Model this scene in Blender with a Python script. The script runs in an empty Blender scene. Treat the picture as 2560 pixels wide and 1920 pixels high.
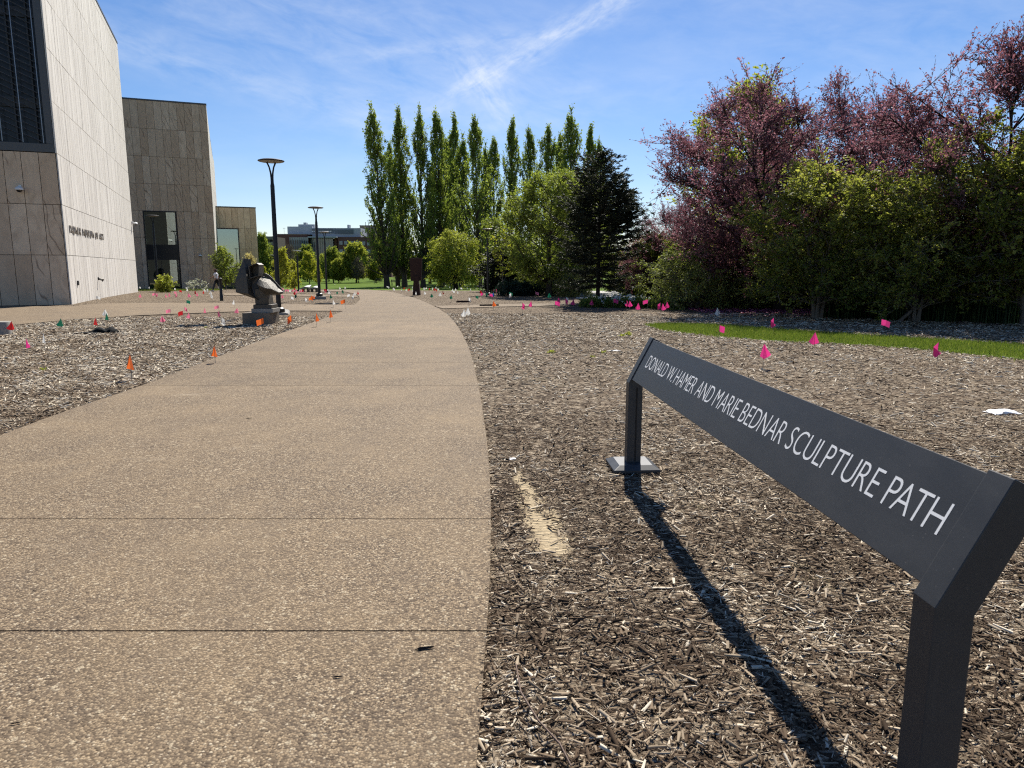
import bpy, bmesh, math, random
import numpy as np
from mathutils import Vector, Matrix
R = math.radians
scene = bpy.context.scene
col = scene.collection
rng = np.random.default_rng(7)
random.seed(7)

# ------------------------------------------------------------------ camera, sky, sun, exposure
F_PX, TH, EYE = 1775.0, math.atan(291 / 1775.0), 1.65
cam_d = bpy.data.cameras.new('camera')
cam = bpy.data.objects.new('camera', cam_d)
col.objects.link(cam)
scene.camera = cam
cam.location = (0, 0, EYE)
cam.rotation_euler = (math.pi / 2 - TH, 0, 0)
cam_d.sensor_width = 36.0
cam_d.lens = F_PX / 2560.0 * 36.0
cam_d.clip_end = 6000
cam_d.clip_start = 0.05
cam_d.dof.use_dof = True
cam_d.dof.focus_distance = 7.0
cam_d.dof.aperture_fstop = 7.0

SUN_AZ, SUN_EL = 8.8, 45.0          # degrees right of straight ahead, above the horizon
sun_d = bpy.data.lights.new('sun', 'SUN')
sun = bpy.data.objects.new('sun', sun_d)
col.objects.link(sun)
sun_d.energy = 5.0
sun_d.angle = R(0.53)
sun_d.color = (1.0, 0.945, 0.86)
sv = Vector((math.sin(R(SUN_AZ)) * math.cos(R(SUN_EL)), math.cos(R(SUN_AZ)) * math.cos(R(SUN_EL)), math.sin(R(SUN_EL))))
sun.rotation_euler = sv.to_track_quat('Z', 'Y').to_euler()
sun.location = sv * 60

vs = scene.view_settings
vs.view_transform = 'Standard'
vs.look = 'None'
vs.gamma = 1.0
vs.exposure = 0.9
vs.use_curve_mapping = False
cy = scene.cycles
cy.use_denoising = False; cy.filter_width = 1.15
cy.max_bounces = 5; cy.diffuse_bounces = 2; cy.glossy_bounces = 3; cy.transmission_bounces = 4; cy.transparent_max_bounces = 8

def pixel_dir(x, y):
    u, v = (x - 1280) / F_PX, (960 - y) / F_PX
    return Vector((u, math.cos(TH) + v * math.sin(TH), -math.sin(TH) + v * math.cos(TH)))

class NT:
    """small node-tree builder"""
    def __init__(s, tree):
        s.t = tree; s.n = tree.nodes; s.l = tree.links
    def add(s, typ, _in=None, **kw):
        nd = s.n.new(typ)
        for k, v in kw.items(): setattr(nd, k, v)
        for k, v in (_in or {}).items():
            if isinstance(v, bpy.types.NodeSocket): s.l.new(v, nd.inputs[k])
            else: nd.inputs[k].default_value = v
        return nd
    def math(s, op, a, b=0.0, c=None, clamp=False):
        d = {0: a, 1: b}
        if c is not None: d[2] = c
        return s.add('ShaderNodeMath', d, operation=op, use_clamp=clamp).outputs[0]
    def vmath(s, op, a, b=None):
        d = {0: a}
        if b is not None: d[1] = b
        nd = s.add('ShaderNodeVectorMath', d, operation=op)
        return nd.outputs['Value'] if op in ('DOT_PRODUCT', 'LENGTH') else nd.outputs[0]
    def mix(s, f, a, b, blend='MIX'):
        nd = s.n.new('ShaderNodeMix'); nd.data_type = 'RGBA'; nd.blend_type = blend
        for k, v in ((0, f), (6, a), (7, b)):
            if isinstance(v, bpy.types.NodeSocket): s.l.new(v, nd.inputs[k])
            else: nd.inputs[k].default_value = v if k == 0 else (tuple(v) + (1,))[:4]
        return nd.outputs[2]
    def ramp(s, f, stops, interp='LINEAR'):
        nd = s.add('ShaderNodeValToRGB', {0: f}); cr = nd.color_ramp; cr.interpolation = interp
        while len(cr.elements) < len(stops): cr.elements.new(0.5)
        for e, (p, c) in zip(cr.elements, stops):
            e.position = p; e.color = (tuple(c) + (1,))[:4] if hasattr(c, '__len__') else (c, c, c, 1)
        return nd.outputs[0]
    def noise(s, vec, scale, detail=3, rough=.55, dist=0.0):
        return s.add('ShaderNodeTexNoise', {'Vector': vec, 'Scale': scale, 'Detail': detail, 'Roughness': rough, 'Distortion': dist}).outputs[0]
    def mapping(s, vec, scale=(1, 1, 1), rot=(0, 0, 0), loc=(0, 0, 0)):
        return s.add('ShaderNodeMapping', {0: vec, 1: loc, 2: rot, 3: scale}).outputs[0]

world = bpy.data.worlds.new('World')
scene.world = world
world.use_nodes = True
w = NT(world.node_tree)
w.n.clear()
sky = w.add('ShaderNodeTexSky', sky_type='NISHITA', sun_disc=False, sun_elevation=R(SUN_EL), sun_rotation=R(SUN_AZ),
            altitude=350, air_density=1.0, dust_density=0.2, ozone_density=2.0)
dirv = w.add('ShaderNodeTexCoord').outputs['Generated']
skyc = w.add('ShaderNodeHueSaturation', {'Saturation': 1.22, 'Value': 1.0, 'Color': w.mix(1.0, sky.outputs[0], (.99, .97, 1.06), 'MULTIPLY')}).outputs[0]
# thin cirrus: streaks lying along great circles, broken up by stretched noise
def streak(p0, p1, width, soft, gain, nscale, thr=(.35, .75)):
    a, b = pixel_dir(*p0).normalized(), pixel_dir(*p1).normalized()
    n = a.cross(b).normalized(); m = (a + b).normalized(); t = n.cross(m)
    half = math.acos(max(-1, min(1, a.dot(b)))) / 2
    across = w.vmath('DOT_PRODUCT', dirv, tuple(n)); along = w.vmath('DOT_PRODUCT', dirv, tuple(t)); fwd = w.vmath('DOT_PRODUCT', dirv, tuple(m))
    v = w.add('ShaderNodeCombineXYZ', {0: w.math('MULTIPLY', along, .55), 1: w.math('MULTIPLY', across, 1.5), 2: 0.3}).outputs[0]
    wob = w.math('MULTIPLY', w.math('SUBTRACT', w.noise(v, nscale * .35, 4, .6), .5), width * 2.6)
    ac = w.math('ADD', across, wob)
    band = w.math('POWER', 2.718, w.math('MULTIPLY', w.math('POWER', w.math('DIVIDE', ac, width), 2), -1))
    ln = w.math('SUBTRACT', 1.0, w.math('DIVIDE', w.math('SUBTRACT', w.math('ABSOLUTE', along), half), soft), clamp=True)
    nz = w.add('ShaderNodeMapRange', {0: w.noise(v, nscale, 7, .64, .35), 1: thr[0], 2: thr[1]}).outputs[0]
    front = w.math('GREATER_THAN', fwd, 0.0)
    return w.math('MULTIPLY', w.math('MULTIPLY', w.math('MULTIPLY', band, ln), nz), w.math('MULTIPLY', front, gain))
c = streak((1190, 205), (1640, -60), .013, .12, .46, 60, (.3, .72))
for a in (((1190, 180), (1250, 265), .02, .05, .34, 60), ((1000, 130), (1420, 78), .009, .12, .22, 50), ((250, 95), (900, 285), .022, .2, .26, 30),
          ((500, -40), (1250, 210), .085, .2, .26, 22), ((1850, 40), (2560, 60), .07, .3, .17, 20), ((900, 300), (1700, 240), .03, .3, .13, 26)):
    c = w.math('ADD', c, streak(*a))
veil = w.math('MULTIPLY', w.add('ShaderNodeMapRange', {0: w.noise(w.mapping(dirv, (2.0, 2.0, 7.0), (0, .5, .4)), 2.4, 6, .55, .2), 1: .48, 2: .9}).outputs[0], .14)
cl = w.math('MINIMUM', w.math('ADD', c, veil), .8)
skyc = w.mix(cl, skyc, (9.0, 9.4, 9.9))
bg = w.add('ShaderNodeBackground', {'Color': skyc, 'Strength': 0.058})
w.l.new(bg.outputs[0], w.add('ShaderNodeOutputWorld').inputs[0])

# ------------------------------------------------------------------ ground form and picture-to-place helpers
def gz(Y):
    t = np.clip((np.asarray(Y, float) - 30) / 90, 0, 1)
    return -1.2 * t * t * (3 - 2 * t)

def g(x, y, dz=0.0):
    """point of the ground (raised by dz) that lies on the sight line of a photo pixel"""
    d = pixel_dir(x, y); Y = 30.0
    for _ in range(60):
        t = (float(gz(Y)) + dz - EYE) / d.z
        Y = .5 * Y + .5 * d.y * t
    return Vector((d.x * t, d.y * t, float(gz(d.y * t)) + dz))

def at(x, y, Y):
    d = pixel_dir(x, y); t = Y / d.y
    return Vector((d.x * t, Y, EYE + d.z * t))

# ------------------------------------------------------------------ materials
MATS = {}
def material(name):
    m = bpy.data.materials.new(name); m.use_nodes = True
    n = NT(m.node_tree); n.n.clear()
    MATS[name] = m
    return m, n, n.add('ShaderNodeOutputMaterial').inputs[0]

def principled(n, out, base, rough=.6, metal=0.0, normal=None, spec=.5, **kw):
    d = {'Base Color': base if isinstance(base, bpy.types.NodeSocket) else (tuple(base) + (1,))[:4], 'Roughness': rough, 'Metallic': metal, 'Specular IOR Level': spec}
    if normal is not None: d['Normal'] = normal
    d.update(kw)
    p = n.add('ShaderNodeBsdfPrincipled', d)
    if out is not None: n.l.new(p.outputs[0], out)
    return p.outputs[0]

def bump(n, h, strength=.3, dist=.01):
    return n.add('ShaderNodeBump', {'Height': h, 'Strength': strength, 'Distance': dist}).outputs[0]

ALB = .75
def plain(name, base, rough=.6, metal=0.0, var=.15, scale=6.0, bmp=.0, spec=.5):
    m, n, out = material(name)
    if not name.startswith('white'): base = tuple(c * ALB for c in base)
    co = n.add('ShaderNodeTexCoord').outputs['Object']
    nz = n.noise(co, scale, 5, .6)
    b = n.mix(nz, tuple(c * (1 - var) for c in base), tuple(min(1, c * (1 + var)) for c in base))
    principled(n, out, b, n.math('MULTIPLY_ADD', nz, .2, rough - .1), metal, bump(n, n.noise(co, scale * 8, 4), bmp, .01) if bmp else None, spec)
    return m

def leaf_mat(name, cols, trans=.35, rough=.6, tint=(1.0, 1.02, .6), spec=.15):
    m, n, out = material(name)
    a = n.add('ShaderNodeAttribute', attribute_name='rnd').outputs['Fac']
    stops = [(i / max(1, len(cols) - 1), c) for i, c in enumerate(cols)]
    c = n.ramp(a, stops)
    p = principled(n, None, c, rough, 0, None, spec)
    t = n.add('ShaderNodeBsdfTranslucent', {0: n.mix(1.0, c, tuple(tint), 'MULTIPLY')})
    mx = n.add('ShaderNodeMixShader', {0: trans})
    n.l.new(p, mx.inputs[1]); n.l.new(t.outputs[0], mx.inputs[2]); n.l.new(mx.outputs[0], out)
    return m

# sawn sandstone panels; every panel its own cut of the stone
def stone_mat(name, a, b, cdark, streaky):
    m, n, out = material(name)
    co = n.add('ShaderNodeTexCoord').outputs['Object']
    rnd = n.add('ShaderNodeObjectInfo').outputs['Random']
    off = n.add('ShaderNodeCombineXYZ', {0: n.math('MULTIPLY', rnd, 37.0), 1: n.math('MULTIPLY', rnd, 91.0), 2: n.math('MULTIPLY', rnd, 53.0)}).outputs[0]
    p = n.vmath('ADD', co, off)
    tone = n.math('FRACT', n.math('MULTIPLY', rnd, 7.31))
    base = n.mix(tone, a, b)
    if streaky:
        s1 = n.noise(n.mapping(p, (5.0, 5.0, .16)), 1.6, 6, .62, .25)
        s2 = n.noise(n.mapping(p, (16.0, 16.0, .5)), 1.4, 4, .6)
        base = n.mix(n.add('ShaderNodeMapRange', {0: s1, 1: .47, 2: .72}).outputs[0], base, cdark)
        base = n.mix(n.math('MULTIPLY', n.add('ShaderNodeMapRange', {0: s2, 1: .52, 2: .72}).outputs[0], .35), base, tuple(c * .72 for c in cdark))
    else:
        q = n.mapping(p, (1.0, 1.0, .55), (0, .5, 0))
        s1 = n.noise(q, 1.5, 5, .55, 1.6)
        base = n.mix(n.math('MULTIPLY', n.add('ShaderNodeMapRange', {0: s1, 1: .40, 2: .72}).outputs[0], .7), base, tuple(c * .82 for c in b))
        wv = n.add('ShaderNodeTexWave', {'Vector': q, 'Scale': .5, 'Distortion': 8.0, 'Detail': 3.0, 'Detail Scale': .8, 'Detail Roughness': .62}, wave_type='BANDS').outputs[0]
        line = n.add('ShaderNodeMapRange', {0: n.math('ABSOLUTE', n.math('SUBTRACT', wv, .5)), 1: .16, 2: .02}).outputs[0]
        sel = n.math('GREATER_THAN', n.math('FRACT', n.math('MULTIPLY', rnd, 13.7)), .55)
        patch = n.add('ShaderNodeMapRange', {0: n.noise(p, .8, 2), 1: .44, 2: .52}).outputs[0]
        base = n.mix(n.math('MULTIPLY', n.math('MULTIPLY', line, patch), n.math('MULTIPLY_ADD', sel, .55, .08)), base, cdark)
    fine = n.noise(p, 60, 3)
    principled(n, out, base, .78, 0, bump(n, fine, .15, .004), .3)
    return m
M_STONE_L = stone_mat('pale_sunlit_sandstone', (.63, .595, .54), (.56, .525, .47), (.30, .275, .25), True)
M_STONE_D = stone_mat('veined_shaded_sandstone', (.72, .565, .40), (.55, .40, .265), (.11, .064, .042), False)  # same stone on the shaded fronts, colour lifted and warmed to suit blue shade

# washed exposed-aggregate concrete
m, n, out = material('aggregate_concrete'); M_PATH = m
co = n.add('ShaderNodeNewGeometry').outputs['Position']
v1 = n.add('ShaderNodeTexVoronoi', {'Vector': co, 'Scale': 105.0, 'Randomness': 1.0})
v2 = n.add('ShaderNodeTexVoronoi', {'Vector': co, 'Scale': 52.0, 'Randomness': 1.0})
rr = n.add('ShaderNodeSeparateColor', {0: v1.outputs['Color']}).outputs[0]
r2 = n.add('ShaderNodeSeparateColor', {0: v2.outputs['Color']}).outputs[0]
peb = n.ramp(rr, [(0, (.05, .036, .027)), (.22, (.14, .104, .075)), (.5, (.27, .205, .142)), (.78, (.39, .30, .205)), (.94, (.48, .39, .28)), (1, (.66, .58, .46))])
peb = n.mix(n.math('GREATER_THAN', r2, .984), peb, (.56, .48, .36))
gap = n.add('ShaderNodeMapRange', {0: v1.outputs['Distance'], 1: .42, 2: .72}).outputs[0]
cc = n.mix(n.math('MULTIPLY', gap, .75), peb, (.10, .076, .058))
big = n.noise(co, .9, 5, .62)
cc = n.mix(n.add('ShaderNodeMapRange', {0: big, 1: .38, 2: .72, 3: 0.0, 4: .38}).outputs[0], cc, (.40, .305, .20))
st = n.noise(n.mapping(co, (1.3, .5, 1), loc=(7, 3, 0)), 1.1, 6, .7)
cc = n.mix(n.add('ShaderNodeMapRange', {0: st, 1: .50, 2: .76, 3: 0.0, 4: .42}).outputs[0], cc, (.17, .135, .105))
pale = n.noise(n.mapping(co, (.6, 1.6, 1), loc=(2, 8, 0)), 1.4, 6, .7)
cc = n.mix(n.add('ShaderNodeMapRange', {0: pale, 1: .60, 2: .78, 3: 0.0, 4: .4}).outputs[0], cc, (.52, .45, .36))
mid = n.noise(co, 14, 3, .6)
cc = n.mix(n.add('ShaderNodeMapRange', {0: mid, 1: .45, 2: .75, 3: 0.0, 4: .22}).outputs[0], cc, (.15, .12, .1))
hgt = n.math('SUBTRACT', n.math('MULTIPLY', r2, .3), n.math('MULTIPLY', v1.outputs['Distance'], 1.4))
slabr = n.add('ShaderNodeObjectInfo').outputs['Random']
cc = n.mix(1.0, cc, n.mix(slabr, (.66, .64, .585), (.76, .735, .67)), 'MULTIPLY')
principled(n, out, cc, .85, 0, bump(n, hgt, .5, .005), .15)

# bark mulch ground under and beyond the modelled chips
m, n, out = material('bark_mulch'); M_MULCH = m
co = n.add('ShaderNodeNewGeometry').outputs['Position']
def chips(scale, rot):
    v = n.add('ShaderNodeTexVoronoi', {'Vector': n.mapping(co, (1.0, 3.2, 1.0), (0, 0, rot)), 'Scale': scale, 'Randomness': 1.0})
    return n.add('ShaderNodeSeparateColor', {0: v.outputs['Color']}).outputs[0], v.outputs['Distance']
a0, d0 = chips(16, .4); a1, d1 = chips(17, 1.9); sw = n.math('GREATER_THAN', n.noise(co, 9, 2), .5)
ra = n.add('ShaderNodeMix', {0: sw, 2: a0, 3: a1}).outputs[0]
di = n.add('ShaderNodeMix', {0: sw, 2: d0, 3: d1}).outputs[0]
chip = n.ramp(ra, [(0, (.07, .05, .036)), (.3, (.20, .15, .108)), (.55, (.36, .285, .212)), (.8, (.52, .43, .33)), (1, (.70, .61, .50))])
chip = n.mix(n.add('ShaderNodeMapRange', {0: di, 1: .25, 2: .6}).outputs[0], chip, (.022, .015, .011))
soil = n.noise(n.mapping(co, loc=(3, 1, 0)), .55, 6, .65)
chip = n.mix(n.add('ShaderNodeMapRange', {0: soil, 1: .45, 2: .75, 3: 0.0, 4: .5}).outputs[0], chip, (.07, .046, .032))
mot = n.noise(co, 3.4, 5, .7)
chip = n.mix(n.add('ShaderNodeMapRange', {0: mot, 1: .42, 2: .66, 3: 0.0, 4: .5}).outputs[0], chip, (.10, .07, .048))
mot2 = n.noise(n.mapping(co, loc=(9, 5, 0)), 7.0, 4, .7)
chip = n.mix(n.add('ShaderNodeMapRange', {0: mot2, 1: .5, 2: .72, 3: 0.0, 4: .55}).outputs[0], chip, (.48, .40, .30))
moss = n.noise(n.mapping(co, loc=(31, 11, 0)), .9, 5, .7)
chip = n.mix(n.add('ShaderNodeMapRange', {0: moss, 1: .62, 2: .8, 3: 0.0, 4: .35}).outputs[0], chip, (.15, .16, .05))
sep = n.add('ShaderNodeSeparateXYZ', {0: co})
dn = n.math('SUBTRACT', 5.7, sep.outputs[1])
sx = n.math('DIVIDE', n.math('SUBTRACT', sep.outputs[0], n.math('MULTIPLY_ADD', dn, .12, .04)), n.math('MULTIPLY_ADD', n.math('MAXIMUM', dn, 0.0), .06, .05)); sy = n.math('DIVIDE', n.math('SUBTRACT', sep.outputs[1], 4.75), .95)
sx = n.math('ADD', sx, n.math('MULTIPLY', n.math('SUBTRACT', n.noise(co, 4.5, 6, .7), .5), 4.5))
sand = n.add('ShaderNodeMapRange', {0: n.math('ADD', n.math('MULTIPLY', sx, sx), n.math('MULTIPLY', sy, sy)), 1: 1.3, 2: .6}).outputs[0]
chip = n.mix(n.math('MULTIPLY', sand, .8), chip, n.mix(n.noise(co, 90, 3), (.30, .235, .15), (.52, .43, .30)))
chip = n.mix(1.0, chip, (1.0, .99, .93), 'MULTIPLY')
principled(n, out, chip, .9, 0, bump(n, n.math('SUBTRACT', ra, di), .6, .02), .05)

m, n, out = material('wood_chip'); M_CHIP = m
a = n.add('ShaderNodeAttribute', attribute_name='rnd').outputs['Fac']
co = n.add('ShaderNodeTexCoord').outputs['Object']
c = n.ramp(a, [(0, (.03, .020, .014)), (.25, (.085, .058, .040)), (.5, (.19, .138, .096)), (.75, (.36, .285, .208)), (.92, (.52, .43, .33)), (1, (.70, .62, .51))])
c = n.mix(n.math('MULTIPLY', n.noise(co, 160, 3), .5), c, n.mix(.5, c, (.03, .02, .015)))
c = n.mix(1.0, c, (.96, .955, .90), 'MULTIPLY')
principled(n, out, c, .9, 0, None, .08)

# lawns
m, n, out = material('lawn_grass'); M_LAWN = m
co = n.add('ShaderNodeNewGeometry').outputs['Position']
c = n.ramp(n.noise(co, .35, 6, .65), [(.3, (.055, .092, .014)), (.5, (.085, .13, .02)), (.72, (.13, .175, .034))])
c = n.mix(n.add('ShaderNodeMapRange', {0: n.noise(co, 4, 4, .7), 1: .4, 2: .7, 3: 0., 4: .5}).outputs[0], c, (.045, .11, .012))
principled(n, out, c, .9, 0, bump(n, n.noise(co, 22, 4), .5, .03), .02)

M_GRASS = leaf_mat('grass_blade', [(.06, .10, .015), (.11, .165, .025), (.18, .23, .045), (.32, .33, .11)], .35)
M_BARK = plain('bark', (.085, .066, .052), .9, 0, .4, 5, .6, .2)
M_BARKD = plain('dark_bark', (.035, .028, .024), .9, 0, .4, 5, .6, .2)
M_BARKG = plain('grey_bark', (.2, .17, .14), .9, 0, .3, 6, .4, .2)
M_BLACK = plain('black_paint', (.011, .011, .012), .45, 0, .2, 3, 0, .4)
m, n, out = material('charcoal_powder_coat'); M_SIGN = m
co = n.add('ShaderNodeTexCoord').outputs['Object']
dust = n.noise(n.mapping(co, (1.2, 1.2, 3.0)), 2.2, 6, .7)
speck = n.add('ShaderNodeMapRange', {0: n.noise(co, 95, 2, .5), 1: .70, 2: .76}).outputs[0]
mark = n.add('ShaderNodeMapRange', {0: n.noise(n.mapping(co, (9.0, 9.0, .8)), 2.0, 5, .65), 1: .62, 2: .8}).outputs[0]
c = n.mix(n.add('ShaderNodeMapRange', {0: dust, 1: .4, 2: .75, 3: 0.0, 4: .35}).outputs[0], (.037, .040, .044), (.07, .072, .074))
c = n.mix(n.math('MULTIPLY', mark, .22), c, (.11, .11, .105))
c = n.mix(n.math('MULTIPLY', speck, .35), c, (.2, .19, .17))
principled(n, out, c, n.math('MULTIPLY_ADD', dust, .25, .32), 0, bump(n, n.noise(co, 420, 2), .08, .001), .3)
M_WHITE = plain('white_lettering', (.80, .80, .78), .55, 0, .03, 9)
M_LETTER = plain('dark_metal_letters', (.48, .43, .37), .5, .3)
M_CONC = plain('grey_concrete', (.36, .34, .30), .85, 0, .25, 3, .3, .2)
M_CONCD = plain('stained_concrete', (.20, .168, .13), .85, 0, .45, 2.5, .4, .2)
M_RUST = plain('weathered_steel', (.052, .026, .02), .8, 0, .35, 2.5, .3, .25)
M_FRAME = plain('dark_window_frame', (.03, .03, .031), .4, .3, .1)
M_GREYMETAL = plain('grey_metal_reveal', (.11, .11, .112), .45, .4, .08)
M_SLAT = plain('silver_louvre', (.30, .31, .33), .35, .8, .1)
M_DSLAT = plain('dark_louvre', (.035, .038, .044), .5, .2, .1)
M_SLATG = plain('louvre_bar', (.16, .17, .185), .45, .4, .1)
M_DGLASS = plain('dark_glass', (.022, .026, .03), .25, 0, .3, .5, 0, .25)
M_CAMW = plain('white_plastic', (.72, .72, .70), .4, 0, .04)
M_LENS = plain('smoked_dome', (.02, .02, .022), .1)
M_DIFF = plain('lamp_diffuser', (.30, .29, .26), .5, 0, .05)
M_BACK = plain('dark_void', (.02, .018, .016), .9)
M_WIRE = plain('flag_wire', (.25, .25, .25), .5, .6)
M_TARP = plain('black_fabric', (.014, .015, .016), .85, 0, .3, 8, .4, .08)
M_PAPER = plain('white_plastic_scrap', (.8, .8, .78), .5)
M_BRONZE = plain('patinated_bronze', (.10, .085, .065), .55, .35, .4, 6, .5)
M_BRONZEH = plain('hammered_bronze', (.115, .105, .085), .55, .4, .35, 22, .9)

m, n, out = material('window_glass'); M_GLASS = m
fr = n.add('ShaderNodeLayerWeight', {0: .35}).outputs['Fresnel']
gl = n.add('ShaderNodeBsdfGlossy', {0: (.80, .90, .88, 1), 'Roughness': .02})
tr = n.add('ShaderNodeBsdfTransparent', {0: (.46, .56, .52, 1)})
mx = n.add('ShaderNodeMixShader', {0: n.math('MULTIPLY_ADD', fr, .4, .26)})
n.l.new(tr.outputs[0], mx.inputs[1]); n.l.new(gl.outputs[0], mx.inputs[2]); n.l.new(mx.outputs[0], out)
M_INT = plain('pale_interior', (.5, .52, .46), .9)
M_INTD = plain('dim_interior', (.045, .06, .06), .9)

m, n, out = material('brick'); M_BRICK = m
co = n.add('ShaderNodeTexCoord').outputs['Object']
bt = n.add('ShaderNodeTexBrick', {'Vector': n.mapping(co, rot=(math.pi / 2, 0, 0)), 'Color1': (.17, .075, .058, 1), 'Color2': (.13, .056, .046, 1), 'Mortar': (.18, .13, .11, 1), 'Scale': 3.0})
principled(n, out, bt.outputs[0], .85, 0, None, .2)
M_PANELM = plain('light_metal_cladding', (.50, .53, .57), .5, .1, .05, 1)
M_LOUV = plain('grey_louvre', (.16, .18, .205), .5, .2, .1, 1)
M_TAN = plain('tan_masonry', (.27, .24, .21), .85, 0, .1, 1)
M_CURT = plain('curtain_glass', (.05, .085, .105), .08, 0, .3, .4, 0, .9)
M_CURT2 = plain('curtain_glass_pale', (.16, .24, .26), .15, 0, .3, .4, 0, .8)
M_ASPHALT = plain('pale_road', (.42, .41, .38), .9, 0, .1, 2)
M_PETAL = leaf_mat('fallen_petals', [(.30, .06, .16), (.45, .12, .26), (.5, .2, .33)], .2)
M_HILL = plain('hazy_wooded_hill', (.06, .11, .14), .95, 0, .2, .01)  # distance haze put into the blue-green colour
FLAGM = {}
for nm, c in dict(orange=(.86, .17, .03), pink=(.85, .055, .30), red=(.55, .018, .022), green=(.012, .16, .09), white=(.78, .78, .75), blue=(.02, .12, .5), rose=(.88, .24, .36)).items():
    c = tuple(v_ * (.8 if nm != 'white' else .9) for v_ in c); FLAGM[nm] = leaf_mat(nm + '_flag_plastic', [c, c], .38, .45, (1, 1, 1), .4)

# ------------------------------------------------------------------ mesh helpers
def link(o, parent=None):
    col.objects.link(o)
    if parent is not None: o.parent = parent
    return o

def tag(o, label=None, cat=None, group=None, kind=None):
    if label: o['label'] = label
    if cat: o['category'] = cat
    if group: o['group'] = group
    if kind: o['kind'] = kind
    return o

def empty(name, loc=(0, 0, 0), rz=0.0):
    o = bpy.data.objects.new(name, None); o.empty_display_size = .2
    o.location = loc; o.rotation_euler = (0, 0, rz)
    return link(o)

def copy_tree(o, parent=None):
    c = o.copy(); link(c)
    if parent is not None: c.parent = parent
    for ch in list(o.children): copy_tree(ch, c)
    return c

class MB:
    """collects boxes, prisms, tubes and turned shapes into one mesh"""
    def __init__(s): s.v = []; s.f = []; s.smooth = False
    def add(s, vs_, fs):
        b = len(s.v); s.v += [tuple(v) for v in vs_]; s.f += [tuple(b + i for i in f) for f in fs]; return s
    def box(s, x0, x1, y0, y1, z0, z1):
        return s.add([(x0, y0, z0), (x1, y0, z0), (x1, y1, z0), (x0, y1, z0), (x0, y0, z1), (x1, y0, z1), (x1, y1, z1), (x0, y1, z1)],
                     [(0, 3, 2, 1), (4, 5, 6, 7), (0, 1, 5, 4), (1, 2, 6, 5), (2, 3, 7, 6), (3, 0, 4, 7)])
    def loft(s, rings, cap=True, wrap=True):
        k = len(rings[0]); vs_ = [p for r in rings for p in r]; fs = []
        for i in range(len(rings) - 1):
            for j in range(k if wrap else k - 1):
                a, b = i * k + j, i * k + (j + 1) % k
                fs.append((a, b, b + k, a + k))
        if cap: fs += [tuple(reversed(range(k))), tuple(range((len(rings) - 1) * k, len(rings) * k))]
        return s.add(vs_, fs)
    def lathe(s, prof, k=20, c=(0, 0)):
        return s.loft([[(c[0] + r * math.cos(2 * math.pi * j / k), c[1] + r * math.sin(2 * math.pi * j / k), z) for j in range(k)] for r, z in prof])
    def prism(s, poly, axis, a0, a1):
        """poly of 2-d points pushed along an axis ('x','y' or 'z')"""
        def P(p, t): return (t, p[0], p[1]) if axis == 'x' else (p[0], t, p[1]) if axis == 'y' else (p[0], p[1], t)
        return s.loft([[P(p, a0) for p in poly], [P(p, a1) for p in poly]])
    def tube(s, pts, rad, k=8, cap=True):
        pts = [Vector(p) for p in pts]; rings = []
        rad = rad if hasattr(rad, '__len__') else [rad] * len(pts)
        for i, p in enumerate(pts):
            d = (pts[min(i + 1, len(pts) - 1)] - pts[max(i - 1, 0)]).normalized()
            a = d.orthogonal() if abs(d.z) > .9 else d.cross(Vector((0, 0, 1)))
            a = (Vector((1, 0, 0)) - d * d.x).normalized() if abs(d.x) < .9 else a.normalized()
            b = d.cross(a)
            rings.append([p + (a * math.cos(2 * math.pi * j / k) + b * math.sin(2 * math.pi * j / k)) * rad[i] for j in range(k)])
        return s.loft(rings, cap)
    def mesh(s, name, mat, smooth=None):
        me = bpy.data.meshes.new(name); me.from_pydata(s.v, [], s.f); me.validate(); me.update()
        bm = bmesh.new(); bm.from_mesh(me); bmesh.ops.recalc_face_normals(bm, faces=bm.faces); bm.to_mesh(me); bm.free()
        if mat: me.materials.append(mat)
        if smooth:
            me.shade_smooth()
            try: me.set_sharp_from_angle(angle=R(40))
            except Exception: pass
        return me
    def build(s, name, mat, parent=None, smooth=False, bevel=0.0, loc=None):
        o = bpy.data.objects.new(name, s.mesh(name, mat, smooth))
        link(o, parent)
        if loc is not None: o.location = loc
        if bevel:
            b = o.modifiers.new('bevel', 'BEVEL'); b.width = bevel; b.segments = 2; b.limit_method = 'ANGLE'
        return o

def bulk(name, V, F, mat, attr=None):
    """fast mesh from arrays: V (n,3), F (m,k)"""
    me = bpy.data.meshes.new(name)
    V = np.ascontiguousarray(V, np.float32); F = np.ascontiguousarray(F, np.int32)
    me.vertices.add(len(V)); me.vertices.foreach_set('co', V.ravel())
    me.loops.add(F.size); me.loops.foreach_set('vertex_index', F.ravel())
    me.polygons.add(len(F)); me.polygons.foreach_set('loop_start', np.arange(0, F.size, F.shape[1], dtype=np.int32))
    if attr is not None:
        a = me.attributes.new('rnd', 'FLOAT', 'FACE'); a.data.foreach_set('value', np.ascontiguousarray(attr, np.float32))
    me.update(calc_edges=True); me.validate()
    me.materials.append(mat)
    return me

def norm(a): return a / np.maximum(np.linalg.norm(a, axis=-1, keepdims=True), 1e-9)

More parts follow.
